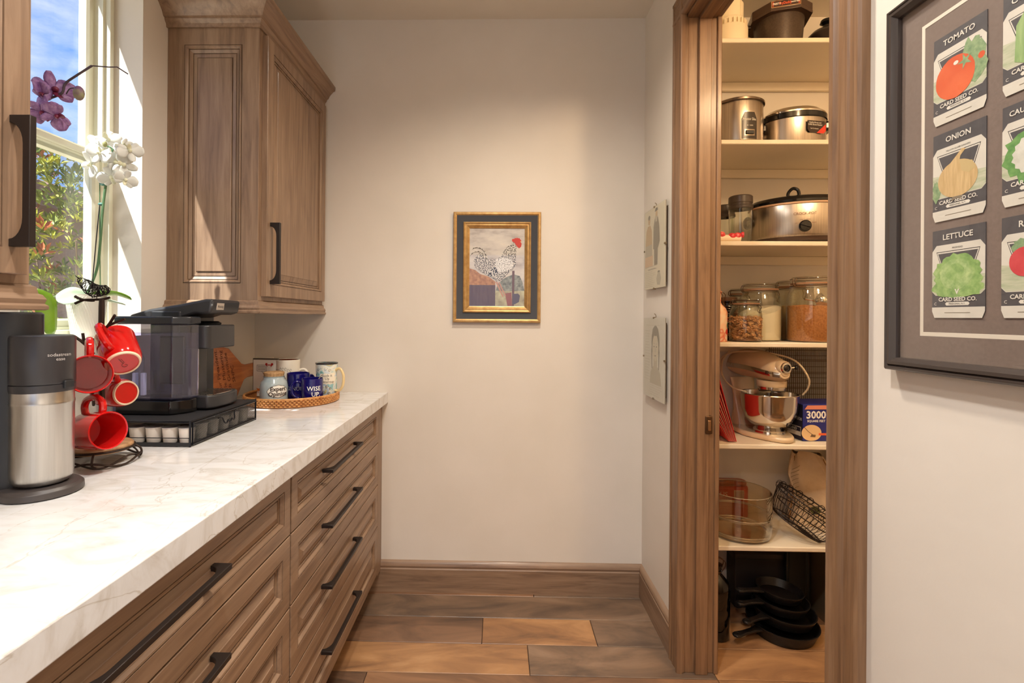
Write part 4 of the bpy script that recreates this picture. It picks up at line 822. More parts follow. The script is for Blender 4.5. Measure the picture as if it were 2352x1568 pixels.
def leafobj(parent, base, mid, tip, wid, m, twist=0.0):
    P_ = smoothpath([base, mid, tip], 6); n = len(P_); b = MB(); vs = []; fs = []
    for i, p in enumerate(P_):
        d = (P_[min(i + 1, n - 1)] - P_[max(i - 1, 0)]).normalized(); s = d.cross(Vector((0, 0, 1))); 
        if s.length < .1: s = Vector((1, 0, 0))
        s.normalize(); nrm = s.cross(d); s = s * cos(twist) + nrm * sin(twist); nrm = s.cross(d); u = i / (n - 1); w = wid * (sin(pi * (.12 + .80 * u)) ** .7) * .5 * (1 if u < .99 else .35)
        vs += [p - s * w + nrm * w * .22, p - s * w * .5 + nrm * w * .06, p, p + s * w * .5 + nrm * w * .06, p + s * w + nrm * w * .22]
    for i in range(n - 1):
        for k in range(4): a = i * 5 + k; fs.append((a, a + 1, a + 6, a + 5))
    return b.add(vs, fs).build('leaf', m, parent, solid=.0018)
def flower(parent, pos, face, size, mp, ml, roll=0.0, name='flower'):
    z = Vector(face).normalized(); M = aim(pos, z, Vector((0, 0, 1)).cross(z)) @ RZ(roll); fl_ = None; b = MB()
    MB().ell((0, 0, .1 * size), (.10 * size, .10 * size, .14 * size), 10, 6)
    c_ = MB().ell((0, 0, .06 * size), (.09 * size, .09 * size, .12 * size), 10, 6).build(name, ml, parent, M=M)
    for a, L_, W_, cl, nm in ((90, .50, .34, .12, 'sepal'), (215, .48, .32, .10, 'sepal'), (325, .48, .32, .10, 'sepal'), (5, .56, .62, .18, 'petal'), (175, .56, .62, .18, 'petal')):
        MB().grid(petalmesh(L_ * size, W_ * size, cl), 7, 8).build(nm, mp, c_, M=RZ(radians(a - 90)) @ T(0, .03 * size, .0 if nm == 'sepal' else .02 * size), solid=.0006)
    MB().grid(petalmesh(.26 * size, .22 * size, .9), 5, 6).build('lip', ml, c_, M=RZ(pi) @ T(0, .02 * size, .05 * size), solid=.0006)
    return c_
def pot(t, rt, rb, h, z=0):
    b = MB().lathe([(0, 0), (rb, 0), (rb + .002, .003), (rt, h - .004), (rt + .001, h), (rt - .003, h), (rt - .004, h - .010), (0, h - .012)], 40); o = b.build('pot', POT, t)
    r = MB()
    for k in range(44):
        a0 = 2 * pi * k / 44; pts = []
        for i in range(9):
            v = .04 + .90 * i / 8; u = a0 + (.9 * v if (k // 11) % 2 == 0 else -.9 * v); rr = rb + (rt - rb) * v + .0006; pts.append((rr * cos(u), rr * sin(u), v * h))
        r.tube(pts, .0013, 5)
    stuff(r.build('leaf_relief', POT, t))
    MB().lathe([(0, h - .011), (rt - .004, h - .011)], 24).build('bark_soil', mat('bark_soil', (88, 62, 44), .9), t); return o
SILL = WZ0
PC = Vector((-1.214, 1.410, SILL)); t = thing('white_orchid', 'white flowering orchid in ribbed white pot on the window sill', 'orchid', PC)
hpot = at(195, 676, 1.41).z - SILL; pot(t, .049, .034, hpot)
def R(px, py, Y): return at(px, py, Y) - PC
top = Vector((0, 0, hpot))
leafobj(t, top + Vector((0, 0, -.004)), R(172, 680, 1.37), R(132, 692, 1.33), .056, PALE, twist=.9); leafobj(t, top + Vector((.01, .004, -.004)), R(262, 676, 1.42), R(302, 688, 1.44), .040, LEAF, twist=.3)
leafobj(t, top + Vector((.0, .01, -.004)), R(244, 690, 1.46), R(288, 700, 1.48), .030, PALE, twist=.2)
MB().tube(smoothpath([top, R(222, 620, 1.41), R(230, 560, 1.41), R(236, 480, 1.41), R(243, 425, 1.41)], 6), .0034, 8).build('stem', STEMG, t)
MB().tube([R(212, 690, 1.40), R(213, 640, 1.40), R(222, 540, 1.40), R(229, 470, 1.405)], .0014, 6).build('stake', mat('stake_black', (34, 30, 34), .5), t)
MB().tube([R(231, 690, 1.43), R(229, 560, 1.42), R(229, 418, 1.415)], .0013, 6).build('stake', STEMG, t)
for px, py in ((236, 423), (232, 469)): MB().ell(R(px, py, 1.41), (.008, .006, .005), 10, 6).build('stem_clip', CLIPG, t)
MB().tube(smoothpath([R(243, 425, 1.41), R(253, 385, 1.40), R(258, 345, 1.395), R(246, 335, 1.39), R(240, 330, 1.385)], 5), .0022, 8).build('stem', STEMG, t)
MB().tube(smoothpath([R(256, 345, 1.395), R(272, 340, 1.39), R(286, 338, 1.385)], 4), .0018, 8).build('stem', STEMG, t)
WPET = mat('orchid_white', (218, 220, 214), .5, 0, **{'Subsurface Weight': .0}); WLIP = mat('orchid_lip', (226, 226, 196), .5)
cvec = -ray(250, 370)
for px, py, Y, s, f in ((248, 322, 1.42, .062, (.3, -.1, .5)), (218, 340, 1.40, .066, (-.9, -.3, .1)), (228, 352, 1.36, .058, (-.2, -1, .2)), (208, 378, 1.385, .062, (-.8, -.6, -.2)), (282, 340, 1.41, .062, (.7, .5, .1)), (298, 346, 1.37, .058, (.8, -.5, .1)), (262, 372, 1.40, .060, (.1, .6, .0)), (284, 378, 1.375, .064, (.7, -.4, -.1)), (256, 406, 1.395, .060, (.1, -.3, -.6)), (288, 412, 1.38, .052, (.8, -.4, -.5))):
    flower(t, R(px, py, Y), Vector(f) + cvec.normalized() * .75, s, WPET, WLIP, roll=px * .37)
for px, py in ((241, 331), (286, 338)): MB().ell(R(px, py, 1.37), (.006, .006, .009), 10, 6).build('bud', BUD, t)
# purple orchid, its pot behind the near wall cabinet
PC = Vector((-1.216, 1.150, SILL)); t = thing('purple_orchid', 'purple spotted orchid spray with bent bare stem in front of the sky', 'orchid', PC)
pot(t, .047, .034, .12)
top = Vector((0, 0, .12)); PPET = noise_mat('orchid_purple', [(.35, (116, 70, 132)), (.55, (160, 122, 172)), (.7, (196, 170, 200))], nscale=60, rough=.5); PLIP = mat('orchid_purple_lip', (112, 30, 62), .4)
leafobj(t, top + Vector((0, 0, -.006)), R(96, 690, 1.22), R(121, 770, 1.27), .050, LEAF, twist=.9)
leafobj(t, top + Vector((.01, -.01, -.006)), top + Vector((.05, -.05, .03)), top + Vector((.08, -.12, -.03)), .045, LEAF, twist=.2)
MB().tube(smoothpath([top, R(10, 480, 1.15), R(66, 290, 1.20), R(84, 262, 1.22), R(96, 238, 1.23), R(110, 228, 1.23), R(142, 214, 1.24), R(150, 192, 1.25), R(178, 172, 1.26), R(211, 151, 1.28)], 5), .0028, 8).build('stem', STEMD, t)
MB().tube([R(211, 151, 1.28), R(250, 154, 1.30), R(269, 154, 1.31), R(294, 170, 1.32)], .0017, 8).build('stem_tip', STEMD, t)
for px, py, Y, s, f, ro in ((124, 206, 1.235, .084, (.5, .2, .2), .3), (98, 216, 1.21, .05, (-.6, -.4, .0), 1.2), (96, 258, 1.215, .062, (-.2, .3, -.2), .8), (130, 266, 1.225, .062, (.3, -.2, -.6), 2.0)):
    flower(t, R(px, py, Y), Vector(f) + cvec.normalized() * .8, s, PPET, PLIP, roll=ro)
MB().tube(smoothpath([R(152, 216, 1.245), R(160, 204, 1.245), R(172, 202, 1.245)], 4), .0014, 6).build('stem', STEMD, t)
MB().ell(R(181, 214, 1.245), (.013, .012, .019), 12, 8).build('bud', noise_mat('purple_bud', [(.4, (150, 146, 108)), (.6, (120, 80, 116))], nscale=30, rough=.5), t)
# ---------------------------------------------------------------- outside the window
struct(MB().box(-16, XL - .16, -8, 22, -.22, -.12).build('ground', noise_mat('gravel_ground', [(.3, (200, 186, 164)), (.7, (216, 204, 184))], nscale=40, rough=.9)))
STUC = noise_mat('brown_stucco', [(.3, (132, 106, 88)), (.7, (148, 122, 104))], nscale=30, rough=.9, bump=.2); TILE = noise_mat('roof_tile_brown', [(.3, (96, 74, 62)), (.7, (126, 100, 86))], nscale=20, rough=.8, obj_rand=.15)
hp = atX(165, 474, -6.0); ez = hp.z
t = thing('neighbour_house', 'brown stucco house with a low tiled roof beyond the shrub outside', 'house', (-6.0, 8.0, -.12))
MB().box(-5, 0, -7, 9, 0, ez - .05).build('wall', STUC, t); MB().box(-5.3, .35, -7.3, 9.3, ez - .05, ez + .12).build('fascia', mat('fascia_brown', (116, 92, 78), .7), t)
rf = MB().add([(.40, -7.3, ez + .12), (.40, 9.3, ez + .12), (-2.5, 9.3, ez + .95), (-2.5, -7.3, ez + .95), (-5.4, 9.3, ez + .12), (-5.4, -7.3, ez + .12)], [(0, 1, 2, 3), (3, 2, 4, 5), (0, 3, 5), (1, 4, 2)]).build('roof', TILE, t)
b0 = MB().tube([(.13, 0, 0), (-.34, 0, .135)], .085, 8); tm = b0.mesh('roof_tile', TILE)
for j in range(3):
    for k in range(52):
        o = bpy.data.objects.new('roof_tile', tm); COL.objects.link(o); o.parent = rf; o.location = (.30 - j * .36, -2.6 + k * .175, ez + .145 + j * .103)
LV = [noise_mat('shrub_leaf_' + n_, [(.3, a), (.7, c_)], nscale=9, rough=.45, obj_rand=.25) for n_, a, c_ in (('green', (110, 124, 38), (146, 154, 56)), ('lime', (152, 160, 48), (192, 186, 70)), ('dark', (78, 98, 34), (112, 126, 48)), ('red', (150, 84, 50), (186, 112, 60)))]
t = thing('shrub', 'bushy green shrub with yellowish leaves outside the window', 'shrub', (-3.3, 3.75, -.12)); rnd = random.Random(11)
def lf(L_=.066, W_=.022):
    return MB().add([(0, 0, 0), (W_ * .45, L_ * .35, .006), (W_ * .5, L_ * .6, .008), (0, L_, 0), (-W_ * .5, L_ * .6, .008), (-W_ * .45, L_ * .35, .006), (0, L_ * .5, -.003)], [(0, 1, 6), (1, 2, 6), (2, 3, 6), (3, 4, 6), (4, 5, 6), (5, 0, 6)])
lms = [lf().mesh('leaf', m_, smooth=False) for m_ in LV]; big = MB(); spr = []
bigs = [MB() for _ in LV]
S0 = t.location; nleaf = 0
for k in range(1700):                                     # sprigs: whorls of leaves at branch tips
    u = rnd.random(); ph = rnd.uniform(0, 2 * pi); zz = rnd.uniform(.5, 2.62); rad = 1.05 * sqrt(max(.04, 1 - ((zz - 1.25) / 1.45) ** 2)) * rnd.uniform(.45, 1.0)
    spr.append((Vector((rad * cos(ph) * .9, rad * sin(ph) * 1.35, zz)), ph))
spr.sort(key=lambda s: (s[0] + S0 - Vector((0, 0, 1.3))).length)
for q, (c_, ph) in enumerate(spr):
    ci = rnd.choices(range(4), (5, 4, 3, .7))[0]
    axis = Vector((cos(ph) * .7, sin(ph) * .7, .8 + rnd.random() * .5)).normalized(); F = aim(c_, axis, (1, 0, .1))
    for j in range(7):
        M = F @ RZ(j * 2.4 + rnd.random()) @ Matrix.Rotation(radians(rnd.uniform(20, 75)), 4, 'X') @ T(0, .004, -.012 * j * .4)
        sc_ = rnd.uniform(.75, 1.25); M = M @ Matrix.Scale(sc_, 4)
        if nleaf < 290 and q < 90:
            o = bpy.data.objects.new('leaf', lms[ci]); COL.objects.link(o); o.parent = t; o.matrix_basis = M; nleaf += 1
        else:
            l_ = lf(); bigs[ci].add(l_.v, l_.f, M)
for bb, m_ in zip(bigs, LV): stuff(bb.build('foliage', m_, t, smooth=False))
b = MB()
for k in range(9):
    a = k * .7; b.tube(smoothpath([(0, 0, 0), (.15 * cos(a), .2 * sin(a), .6), (.5 * cos(a), .7 * sin(a), 1.3), (.7 * cos(a), 1.0 * sin(a), 1.9)]), [.018] * 5 + [.012] * 5 + [.006] * 6, 6)
b.build('branches', mat('shrub_bark', (120, 98, 76), .8), t)
# ---------------------------------------------------------------- pantry shelves
SY = 1.955; tops = [2.416, 2.012, 1.609, 1.206, .801, .396]
desc = ['top pantry shelf carrying the black deep fryer', 'second pantry shelf carrying two steel cookers', 'third pantry shelf carrying the oval slow cooker', 'fourth pantry shelf carrying the glass storage jars', 'fifth pantry shelf carrying the stand mixer', 'lowest pantry shelf carrying the big glass bowl']
for z, d_ in zip(tops, desc):
    t = thing('pantry_shelf', d_, 'shelf', (1.42, (SY + D) / 2, z - .019), group='cream painted pantry shelves')
    MB().box(XR + .126 - 1.42, XP - .002 - 1.42, SY - (SY + D) / 2, D - .001 - (SY + D) / 2, 0, .019).build('shelf_board', SHELFP, t, bevel=.004, seg=3)
    MB().box(XR + .126 - 1.42, XP - .002 - 1.42, (D - .020) - (SY + D) / 2, D - .002 - (SY + D) / 2, -.040, -.0005).build('cleat', SHELFP, t, bevel=.002)
def px(x, Y): return at(x, 728, Y).x
def hz(y, x, Y): return at(x, y, Y).z
FRY = noise_mat('fryer_coating', [(.3, (66, 54, 46)), (.7, (84, 70, 60))], nscale=200, rough=.35, metal=.3); BRN = mat('dark_brown_plastic', (70, 52, 42), .3); CREAMP = mat('cream_plastic', (236, 222, 192), .4)
# --- top shelf
z = tops[0]
t = thing('food_chopper', 'cream plastic ribbed container at the left of the top pantry shelf', 'container', (px(1668, 2.07), 2.07, z + .001))
MB().lathe([(0, 0), (.073, 0), (.074, .004), (.074, .085), (.070, .092), (.066, .094)], 40).build('lower_body', CREAMP, t)
b = MB()
for k in range(26): b.box(.060, .0715, -.003, .003, .088, .112, RZ(2 * pi * k / 26))
stuff(b.build('ribs', CREAMP, t)); MB().lathe([(.062, .088), (.064, .112), (.060, .124), (.057, .128), (.057, .19), (.05, .20), (0, .20)], 40).build('upper_body', CREAMP, t)
b = MB(); b.tube([(.0575, 0, .13), (.0575, 0, .19)], .003, 6, M=RZ(-1.1)); b.build('seam_rib', CREAMP, t)
t = thing('glass_tumbler', 'small glass tumbler behind the deep fryer on the top pantry shelf', 'glass', (px(1714, 2.22), 2.22, z + .001)); MB().lathe([(0, .004), (.026, .004), (.029, .065), (.030, .065), (.027, 0), (0, 0)], 24).build('glass_wall', JARG, t)
t = thing('deep_fryer', 'dark brown electric deep fryer with eight-sided lid on the top pantry shelf', 'deep fryer', (px(1783, 2.11), 2.11, z + .001), rz=radians(-16)); t.scale.z = 1.33
MB().lathe([(0, 0), (.080, 0), (.085, .004), (.095, .105), (.098, .108), (.092, .108), (0, .107)], 40).build('pot', FRY, t)
def octo(a, c_, k): return [(-a, -c_ + k), (-a + k, -c_), (a - k, -c_), (a, -c_ + k), (a, c_ - k), (a - k, c_), (-a + k, c_), (-a, c_ - k)]
lid = MB().prism(octo(.112, .112, .058), .112, .138).build('lid', BRN, t, bevel=.004); MB().prism(octo(.112, .112, .058), .106, .114).build('lid_rim', BRN, lid, bevel=.001)
MB().lathe([(.045, .136), (.030, .150), (.040, .168), (.030, .176), (0, .177)], 28).build('lid_knob', BRN, lid)
Mp = FY(0, -.1126, .1255); pl = MB().prism([(-.053, -.010), (.053, -.010), (.053, .010), (-.053, .010)], 0, .001).build('name_plate', mat('plate_gold', (206, 160, 104), .4), lid, M=Mp)
MB().poly([(-.054, -.0105), (.054, -.0105), (.054, .0105), (-.054, .0105)]).build('plate_field', mat('plate_brown', (60, 34, 26), .4), pl, M=Mp @ T(0, 0, .0013)) if False else MB().poly([(-.0515, -.0088), (.0515, -.0088), (.0515, .0088), (-.0515, .0088)]).build('plate_field', mat('plate_brown', (60, 34, 26), .4), pl, M=T(0, 0, .0014))
for s_, x_, sz, m_ in (('PRESTO', -.033, .0085, WHITE), ('FryDaddy', -.002, .0115, mat('plate_red', (226, 92, 52), .4)), ('electric fryer', .033, .0062, WHITE)): text(s_, sz, m_, pl, T(x_, 0, .0018), bold=.0002)
for s_ in (-1, 1): MB().poly([(s_ * .050, -.0075), (s_ * .044, -.0075), (s_ * .044, .0075), (s_ * .050, .0075)]).build('plate_end', mat('plate_rust', (170, 76, 44), .4), pl, M=T(0, 0, .0016))
MB().box(-.016, .016, -.128, -.106, .104, .114, RZ(-1.6)).build('lid_latch', BRN, lid, bevel=.002)
t = thing('roasting_lid', 'black domed pan lid at the right of the top pantry shelf', 'lid', (px(1893, 2.12), 2.12, z + .001)); t.scale.z = 1.6; MB().lathe([(.098, 0), (.101, .004), (.096, .030), (.080, .056), (.055, .072), (0, .078)], 44).build('dome', mat('black_enamel', (40, 30, 28), .25), t); MB().lathe([(.014, .077), (.012, .090), (.024, .096), (.020, .104), (0, .105)], 20).build('knob', BLKG, t)
# --- second shelf
z = tops[1]; STL = noise_mat('cooker_steel', [(.3, (168, 158, 148)), (.7, (198, 188, 176))], scale=(60, 60, 1), nscale=4, rough=.30, metal=1.0)
t = thing('rice_cooker', 'round stainless cooker with black control plate on the second pantry shelf', 'cooker', (px(1688, 2.085), 2.085, z + .001)); t.scale.z = 1.28
MB().lathe([(0, .004), (.094, .004), (.098, .008), (.100, .012), (.100, .132), (.098, .136), (0, .137)], 56).build('body', STL, t)
MB().lathe([(.098, .134), (.106, .136), (.106, .142), (.098, .146), (0, .152)], 56).build('lid', mat('cooker_rim', (120, 106, 94), .25, .9), t); MB().lathe([(0, 0), (.08, 0), (.085, .005), (0, .006)], 32).build('foot', BLKP, t)
cpn = []
for k in range(9): cpn.append((.010 + .085 * k / 8, -.032 + (.012 * max(0, (k - 6)) / 2) ** 1, .032 - (.012 * max(0, (k - 6)) / 2)))
Mr = RZ(radians(3)); wrap_poly([(a - .001, b_ - .002, c_ + .002) for a, b_, c_ in cpn] + [(.0975, -.018, .018)], .1008, 'plate_edge', mat('plate_edge_steel', (190, 176, 160), .3, .8), t, M=Mr); wrap_poly(cpn, .1014, 'control_plate', mat('control_black', (46, 38, 34), .3), t, M=Mr)
text('Proctor Silex', .0125, WHITE, t, T(0, 0, .072) @ Mr, wrap=.1020, sx=.85); text('ON   WARM', .005, WHITE, t, T(0, 0, .052) @ Mr, wrap=.1020)
wrap_poly([(.020, -.021, .021), (.040, -.021, .021)], .1020, 'switch_bezel', mat('bezel', (150, 136, 120), .3, .6), t, M=Mr); MB().box(-.017, .017, -.106, -.100, .024, .036).build('switch', BLKP, t, M=Mr, bevel=.002)
t = thing('oval_roaster', 'oval stainless slow roaster with black collar on the second pantry shelf', 'cooker', (px(1817, 2.13), 2.13, z + .001), rz=radians(-8)); t.scale.z = 1.36
MB().lathe([(0, .006), (.088, .006), (.094, .010), (.098, .016), (.098, .092), (.094, .096), (0, .096)], 64, sx=1.28).build('body', STL, t); MB().lathe([(0, 0), (.085, 0), (.09, .008), (0, .010)], 48, sx=1.27).build('foot', BRN, t)
MB().lathe([(.096, .090), (.102, .093), (.102, .108), (.096, .112)], 64, sx=1.27).build('black_collar', BLKG, t); MB().lathe([(.099, .110), (.099, .114), (.080, .128), (.040, .138), (0, .140)], 64, sx=1.27).build('steel_lid', CHROME, t)
MB().prism([(-.012, -.04), (.03, -.03), (.03, .03), (-.012, .04)], 0, .030).build('side_handle', BLKG, t, M=T(-.140, 0, .062), bevel=.008, seg=3); MB().prism([(-.03, -.03), (.012, -.04), (.012, .04), (-.03, .03)], 0, .030).build('side_handle', BLKG, t, M=T(.140, 0, .062), bevel=.008, seg=3)
def flatlabel(t, M, w, h): return MB().prism([(-w / 2, -h / 2 + .008), (-w / 2 + .010, -h / 2), (w / 2 - .010, -h / 2), (w / 2, -h / 2 + .008), (w / 2, h / 2), (-w / 2, h / 2)], 0, .0012).build('label_plate', mat('label_dark', (48, 34, 28), .4), t, M=M)
lp = flatlabel(t, T(.050, -.0925, .058) @ RZ(radians(19)) @ FY(0, 0, 0), .080, .036); text('Healthy Brown and\nDARK Brown Roaster', .0072, WHITE, lp, T(-.004, .009, .0014), sp=.9); text('Steel Cut Oatmeal', .005, WHITE, lp, T(-.008, -.006, .0014))
MB().poly([(.046, .010), (.046, -.011), (.036, -.019), (.002, -.019)]).build('red_corner', mat('label_red', (206, 60, 42), .4), lp, M=T(0, 0, .0013))
# --- third shelf
z = tops[2]; CLIDM = mat('smoke_lid', (66, 56, 50), .3)
for (x_, Y_, h_, r_, lab) in ((1699, 2.06, .197, .046, 'clear blender cup with grey lid beside the oval slow cooker'), (1664, 2.20, .190, .040, 'clear blender cup standing farther back by the door jamb')):
    t = thing('blender_cup', lab, 'cup', (px(x_, Y_), Y_, z + .001), group='blender cups')
    MB().lathe([(0, .004), (r_ * .86, .004), (r_ * .98, h_ * .78), (r_, h_ * .78), (r_ * .90, 0), (0, 0)], 32).build('cup_wall', JARG, t); b = MB()
    for k in range(4): b.box(r_ * .90, r_ * 1.0, -.003, .003, .01, h_ * .70, RZ(.4 + k * pi / 2))
    b.build('ridges', JARG, t); MB().lathe([(r_ * 1.01, h_ * .74), (r_ * 1.04, h_ * .75), (r_ * 1.04, h_ * .80), (r_ * .98, h_ * .815), (r_ * .98, h_ * .86), (r_ * 1.02, h_ * .87), (r_ * 1.0, h_), (r_ * .92, h_ * 1.02), (0, h_ * 1.02)], 32).build('lid', CLIDM, t)
t = thing('candy_pack', 'red and white wrapped candy pack in front of the blender cups', 'candy', (px(1672, 2.00), 2.00, z + .001)); WRAP = mat('candy_wrap', (238, 220, 196), .3); CRED = noise_mat('candy_red', [(.40, (206, 40, 52)), (.6, (226, 96, 96)), (.7, (244, 220, 200))], nscale=60, rough=.3)
MB().tube([(-.05, 0, .016), (.045, 0, .016)], [.015, .015], 14).build('wrapper', WRAP, t)
for x_, z_ in ((-.032, .030), (.012, .024), (.034, .026)): MB().ell((x_, -.004, z_), (.017, .014, .014), 14, 8).build('candy', CRED, t)
MB().lathe([(.004, 0), (.011, .003), (.012, .012), (.004, .014)], 14, M=aim((.046, -.004, .030), (1, -.4, 0), (0, 0, 1))).build('candy_end', CRED, t)
t = thing('slow_cooker', 'large oval stainless slow cooker with black lid and dial', 'slow cooker', (px(1826, 2.10), 2.10, z + .001), rz=radians(-22)); t.scale.z = 1.06
SX = 1.42; MB().lathe([(0, .020), (.112, .020), (.118, .026), (.122, .034), (.124, .146), (.122, .150), (0, .150)], 72, sx=SX).build('body', STL, t)
MB().lathe([(0, .004), (.100, .004), (.112, .010), (.118, .024), (.112, .028), (0, .028)], 64, sx=SX).build('base', BRN, t); b = MB()
for x_, y_ in ((.09, -.06), (-.09, -.06), (.09, .06), (-.09, .06)): b.lathe([(0, 0), (.014, 0), (.014, .006), (0, .006)], 12, M=T(x_, y_, 0))
b.build('feet', BLKP, t); MB().lathe([(.120, .146), (.127, .149), (.127, .155), (.120, .158)], 72, sx=SX).build('stoneware_rim', mat('rim_beige', (196, 160, 128), .4), t)
MB().lathe([(.118, .156), (.127, .158), (.127, .166), (.116, .180), (.08, .190), (.03, .194), (0, .194)], 72, sx=SX).build('lid', BLKG, t); MB().tube(smoothpath([(-.03, .0, .190), (-.028, 0, .215), (-.012, 0, .232), (.006, 0, .226), (.012, 0, .205), (.012, 0, .190)]), .0065, 10).build('lid_handle', BLKG, t)
for s_ in (-1, 1): MB().ell((s_ * .182, -.02, .100), (.020, .030, .026), 18, 10).build('side_handle', BLKG, t)
MB().lathe([(0, 0), (.022, 0), (.022, .010), (.017, .016), (0, .017)], 28, M=FY(.012, -.1245, .060)).build('dial', BLKG, t); MB().box(-.003, .003, -.019, .019, .012, .022).build('dial_grip', BLKG, t, M=FY(.012, -.1245, .060) @ RZ(1.2), bevel=.002)
PRB = mat('brown_print', (110, 62, 46), .5); text('CROCK-POT', .014, PRB, t, FY(.012, -.1262, .108)); text('OFF', .005, PRB, t, FY(-.018, -.1262, .072)); text('LOW', .005, PRB, t, FY(.000, -.1262, .085)); text('HIGH', .005, PRB, t, FY(.024, -.1262, .085)); text('WARM', .005, PRB, t, FY(.043, -.1262, .072))
# --- fourth shelf: jars
z = tops[3]; BAIL = mat('bail_wire', (96, 72, 54), .35, .8); RUB = mat('jar_rubber', (168, 124, 92), .6)
def jar(x_, Y_, r, h, lab, fill=None, fh=0.0, slope=0.0, rz=0.0, lumps=0, body=None, neck=.82):
    t = thing('storage_jar', lab, 'jar', (px(x_, Y_), Y_, z + .001), rz=rz, group='clip-top glass jars')
    MB().lathe([(0, .003), (r * .93, .003), (r * .975, .010), (r * .975, h * .62), (r * .9, h * .74), (r * neck * .96, h * .80), (r * neck * .96, h * .86), (r * neck, h * .86), (r * neck, h * .80), (r * .93, h * .74), (r, h * .62), (r, .008), (r * .95, 0), (0, 0)], 44).build('jar_wall', body or JARG, t)
    MB().lathe([(r * neck * .98, h * .862), (r * neck * 1.03, h * .865), (r * neck * 1.03, h * .882), (r * neck * .98, h * .885)], 40).build('rubber_seal', RUB, t)
    MB().lathe([(r * neck * .9, h * .885), (r * neck * 1.02, h * .888), (r * neck * 1.02, h * .945), (r * neck * .96, h * .975), (r * neck * .7, h * .965), (0, h * .96)], 40).build('glass_lid', JARG, t)
    b = MB(); q = r * neck * 1.04
    for zz in (.84, .945): b.tube([(q * cos(a), q * sin(a), h * zz) for a in [2 * pi * k / 36 for k in range(36)]], .0013, 5, closed=True)
    b.tube([(q, 0, h * .945), (q + .005, 0, h * .90), (q, 0, h * .84)], .0013, 5).tube(smoothpath([(q, -.012, h * .84), (q + .006, -.012, h * .78), (q + .001, -.006, h * .70), (q + .008, .0, h * .66), (q + .001, .006, h * .70), (q + .006, .012, h * .78), (q, .012, h * .84)]), .0013, 5)
    b.tube([(-q, -.008, h * .945), (-q - .006, -.008, h * .91), (-q - .006, -.008, h * .86), (-q, -.008, h * .84)], .0016, 5).tube([(-q, .008, h * .945), (-q - .006, .008, h * .91), (-q - .006, .008, h * .86), (-q, .008, h * .84)], .0016, 5); b.build('wire_bail', BAIL, t)
    if fill and not lumps:
        R_ = r * .965
        def fn(u, v):
            a = 2 * pi * u; rr = R_ * v; return (rr * cos(a), rr * sin(a), fh + slope * rr * cos(a - .5) / R_ + .004 * sin(9 * a) * v * (1 - v) * 4)
        c_ = MB().grid(fn, 40, 8, closed_u=True); n = len(c_.v); ringi = list(range(n - 40, n)); lo = len(c_.v); c_.v += [(R_ * .95 * cos(2 * pi * k / 40), R_ * .95 * sin(2 * pi * k / 40), .0035) for k in range(40)]; md = len(c_.v); c_.v += [(R_ * cos(2 * pi * k / 40), R_ * sin(2 * pi * k / 40), .012) for k in range(40)]
        for k in range(40): k2 = (k + 1) % 40; c_.f += [(ringi[k], md + k, md + k2, ringi[k2]), (md + k, lo + k, lo + k2, md + k2)]
        c_.f.append(tuple(range(lo + 39, lo - 1, -1))); stuff(c_.build('contents', fill, t))
    elif fill:
        rn = random.Random(5); c_ = MB()
        for k in range(lumps):
            a = rn.random() * 6.28; rr = r * .92 * sqrt(rn.random() if k % 3 else .92); zz = .012 + (fh - .012) * rn.random(); M = T(rr * cos(a), rr * sin(a), zz) @ Matrix.Rotation(rn.random() * 3, 4, (rn.random(), rn.random(), 1))
            c_.add([(x1 * rn.uniform(.6, 1.2) * .0135, y1 * rn.uniform(.6, 1.2) * .009, z1 * rn.uniform(.6, 1.2) * .007) for x1, y1, z1 in ((1, 0, 0), (-1, 0, 0), (0, 1, 0), (0, -1, 0), (0, 0, 1), (0, 0, -1))], [(0, 2, 4), (2, 1, 4), (1, 3, 4), (3, 0, 4), (2, 0, 5), (1, 2, 5), (3, 1, 5), (0, 3, 5)], M)
        stuff(c_.build('contents', fill, t, smooth=False))
        c2 = MB().lathe([(0, .004), (r * .78, .004), (r * .78, fh * .9), (0, fh * .9)], 24).build('contents_core', mat('nut_core', (150, 96, 50), .7), t)
    return t
NUT = noise_mat('walnut', [(.3, (160, 104, 54)), (.7, (216, 166, 110))], nscale=90, rough=.6)
SUG = noise_mat('brown_sugar', [(.3, (158, 92, 40)), (.5, (186, 116, 58)), (.7, (204, 136, 74))], nscale=160, rough=.8, bump=.3)
jar(1712, 2.035, .0615, .178, 'small clip-top glass jar half full of walnuts', NUT, .100, lumps=900)
jar(1745, 2.130, .0830, .250, 'clip-top glass jar of white flour behind the walnut jar', mat('flour', (244, 232, 208), .8), .128, slope=.026, rz=radians(0))
jar(1866, 2.060, .0950, .275, 'largest clip-top glass jar, full of brown sugar with a steel scoop', SUG, .150, slope=.004, rz=radians(10))
sc_ = thing('scoop', 'steel scoop lying on the brown sugar inside the largest jar', 'scoop', (px(1866, 2.06), 2.06, z + .001))
MB().lathe([(0, -.030), (.016, -.026), (.026, -.010), (.028, .012)], 20, M=aim((.012, -.050, .172), (.5, -.4, .5), (0, 0, 1))).build('bowl', CHROME, sc_, solid=.0012); MB().tube([(-.006, -.040, .168), (-.060, -.045, .176)], .004, 8).build('handle', CHROME, sc_)
jar(1816, 2.230, .0680, .272, 'clip-top glass jar of pale tan flour, behind the brown sugar jar', mat('tan_flour', (196, 158, 112), .8), .150)
jar(1697, 2.250, .0440, .235, 'empty clip-top glass jar farthest back, left of the flour jar')
t = thing('ribbed_canister', 'dark amber ribbed glass canister behind the walnut jar', 'canister', (px(1669, 2.165), 2.165, z + .001)); pr = [(0, 0), (.042, 0), (.044, .004)]
for k in range(9): pr += [(.044, .06 + k * .010), (.0465, .064 + k * .010), (.044, .068 + k * .010)]
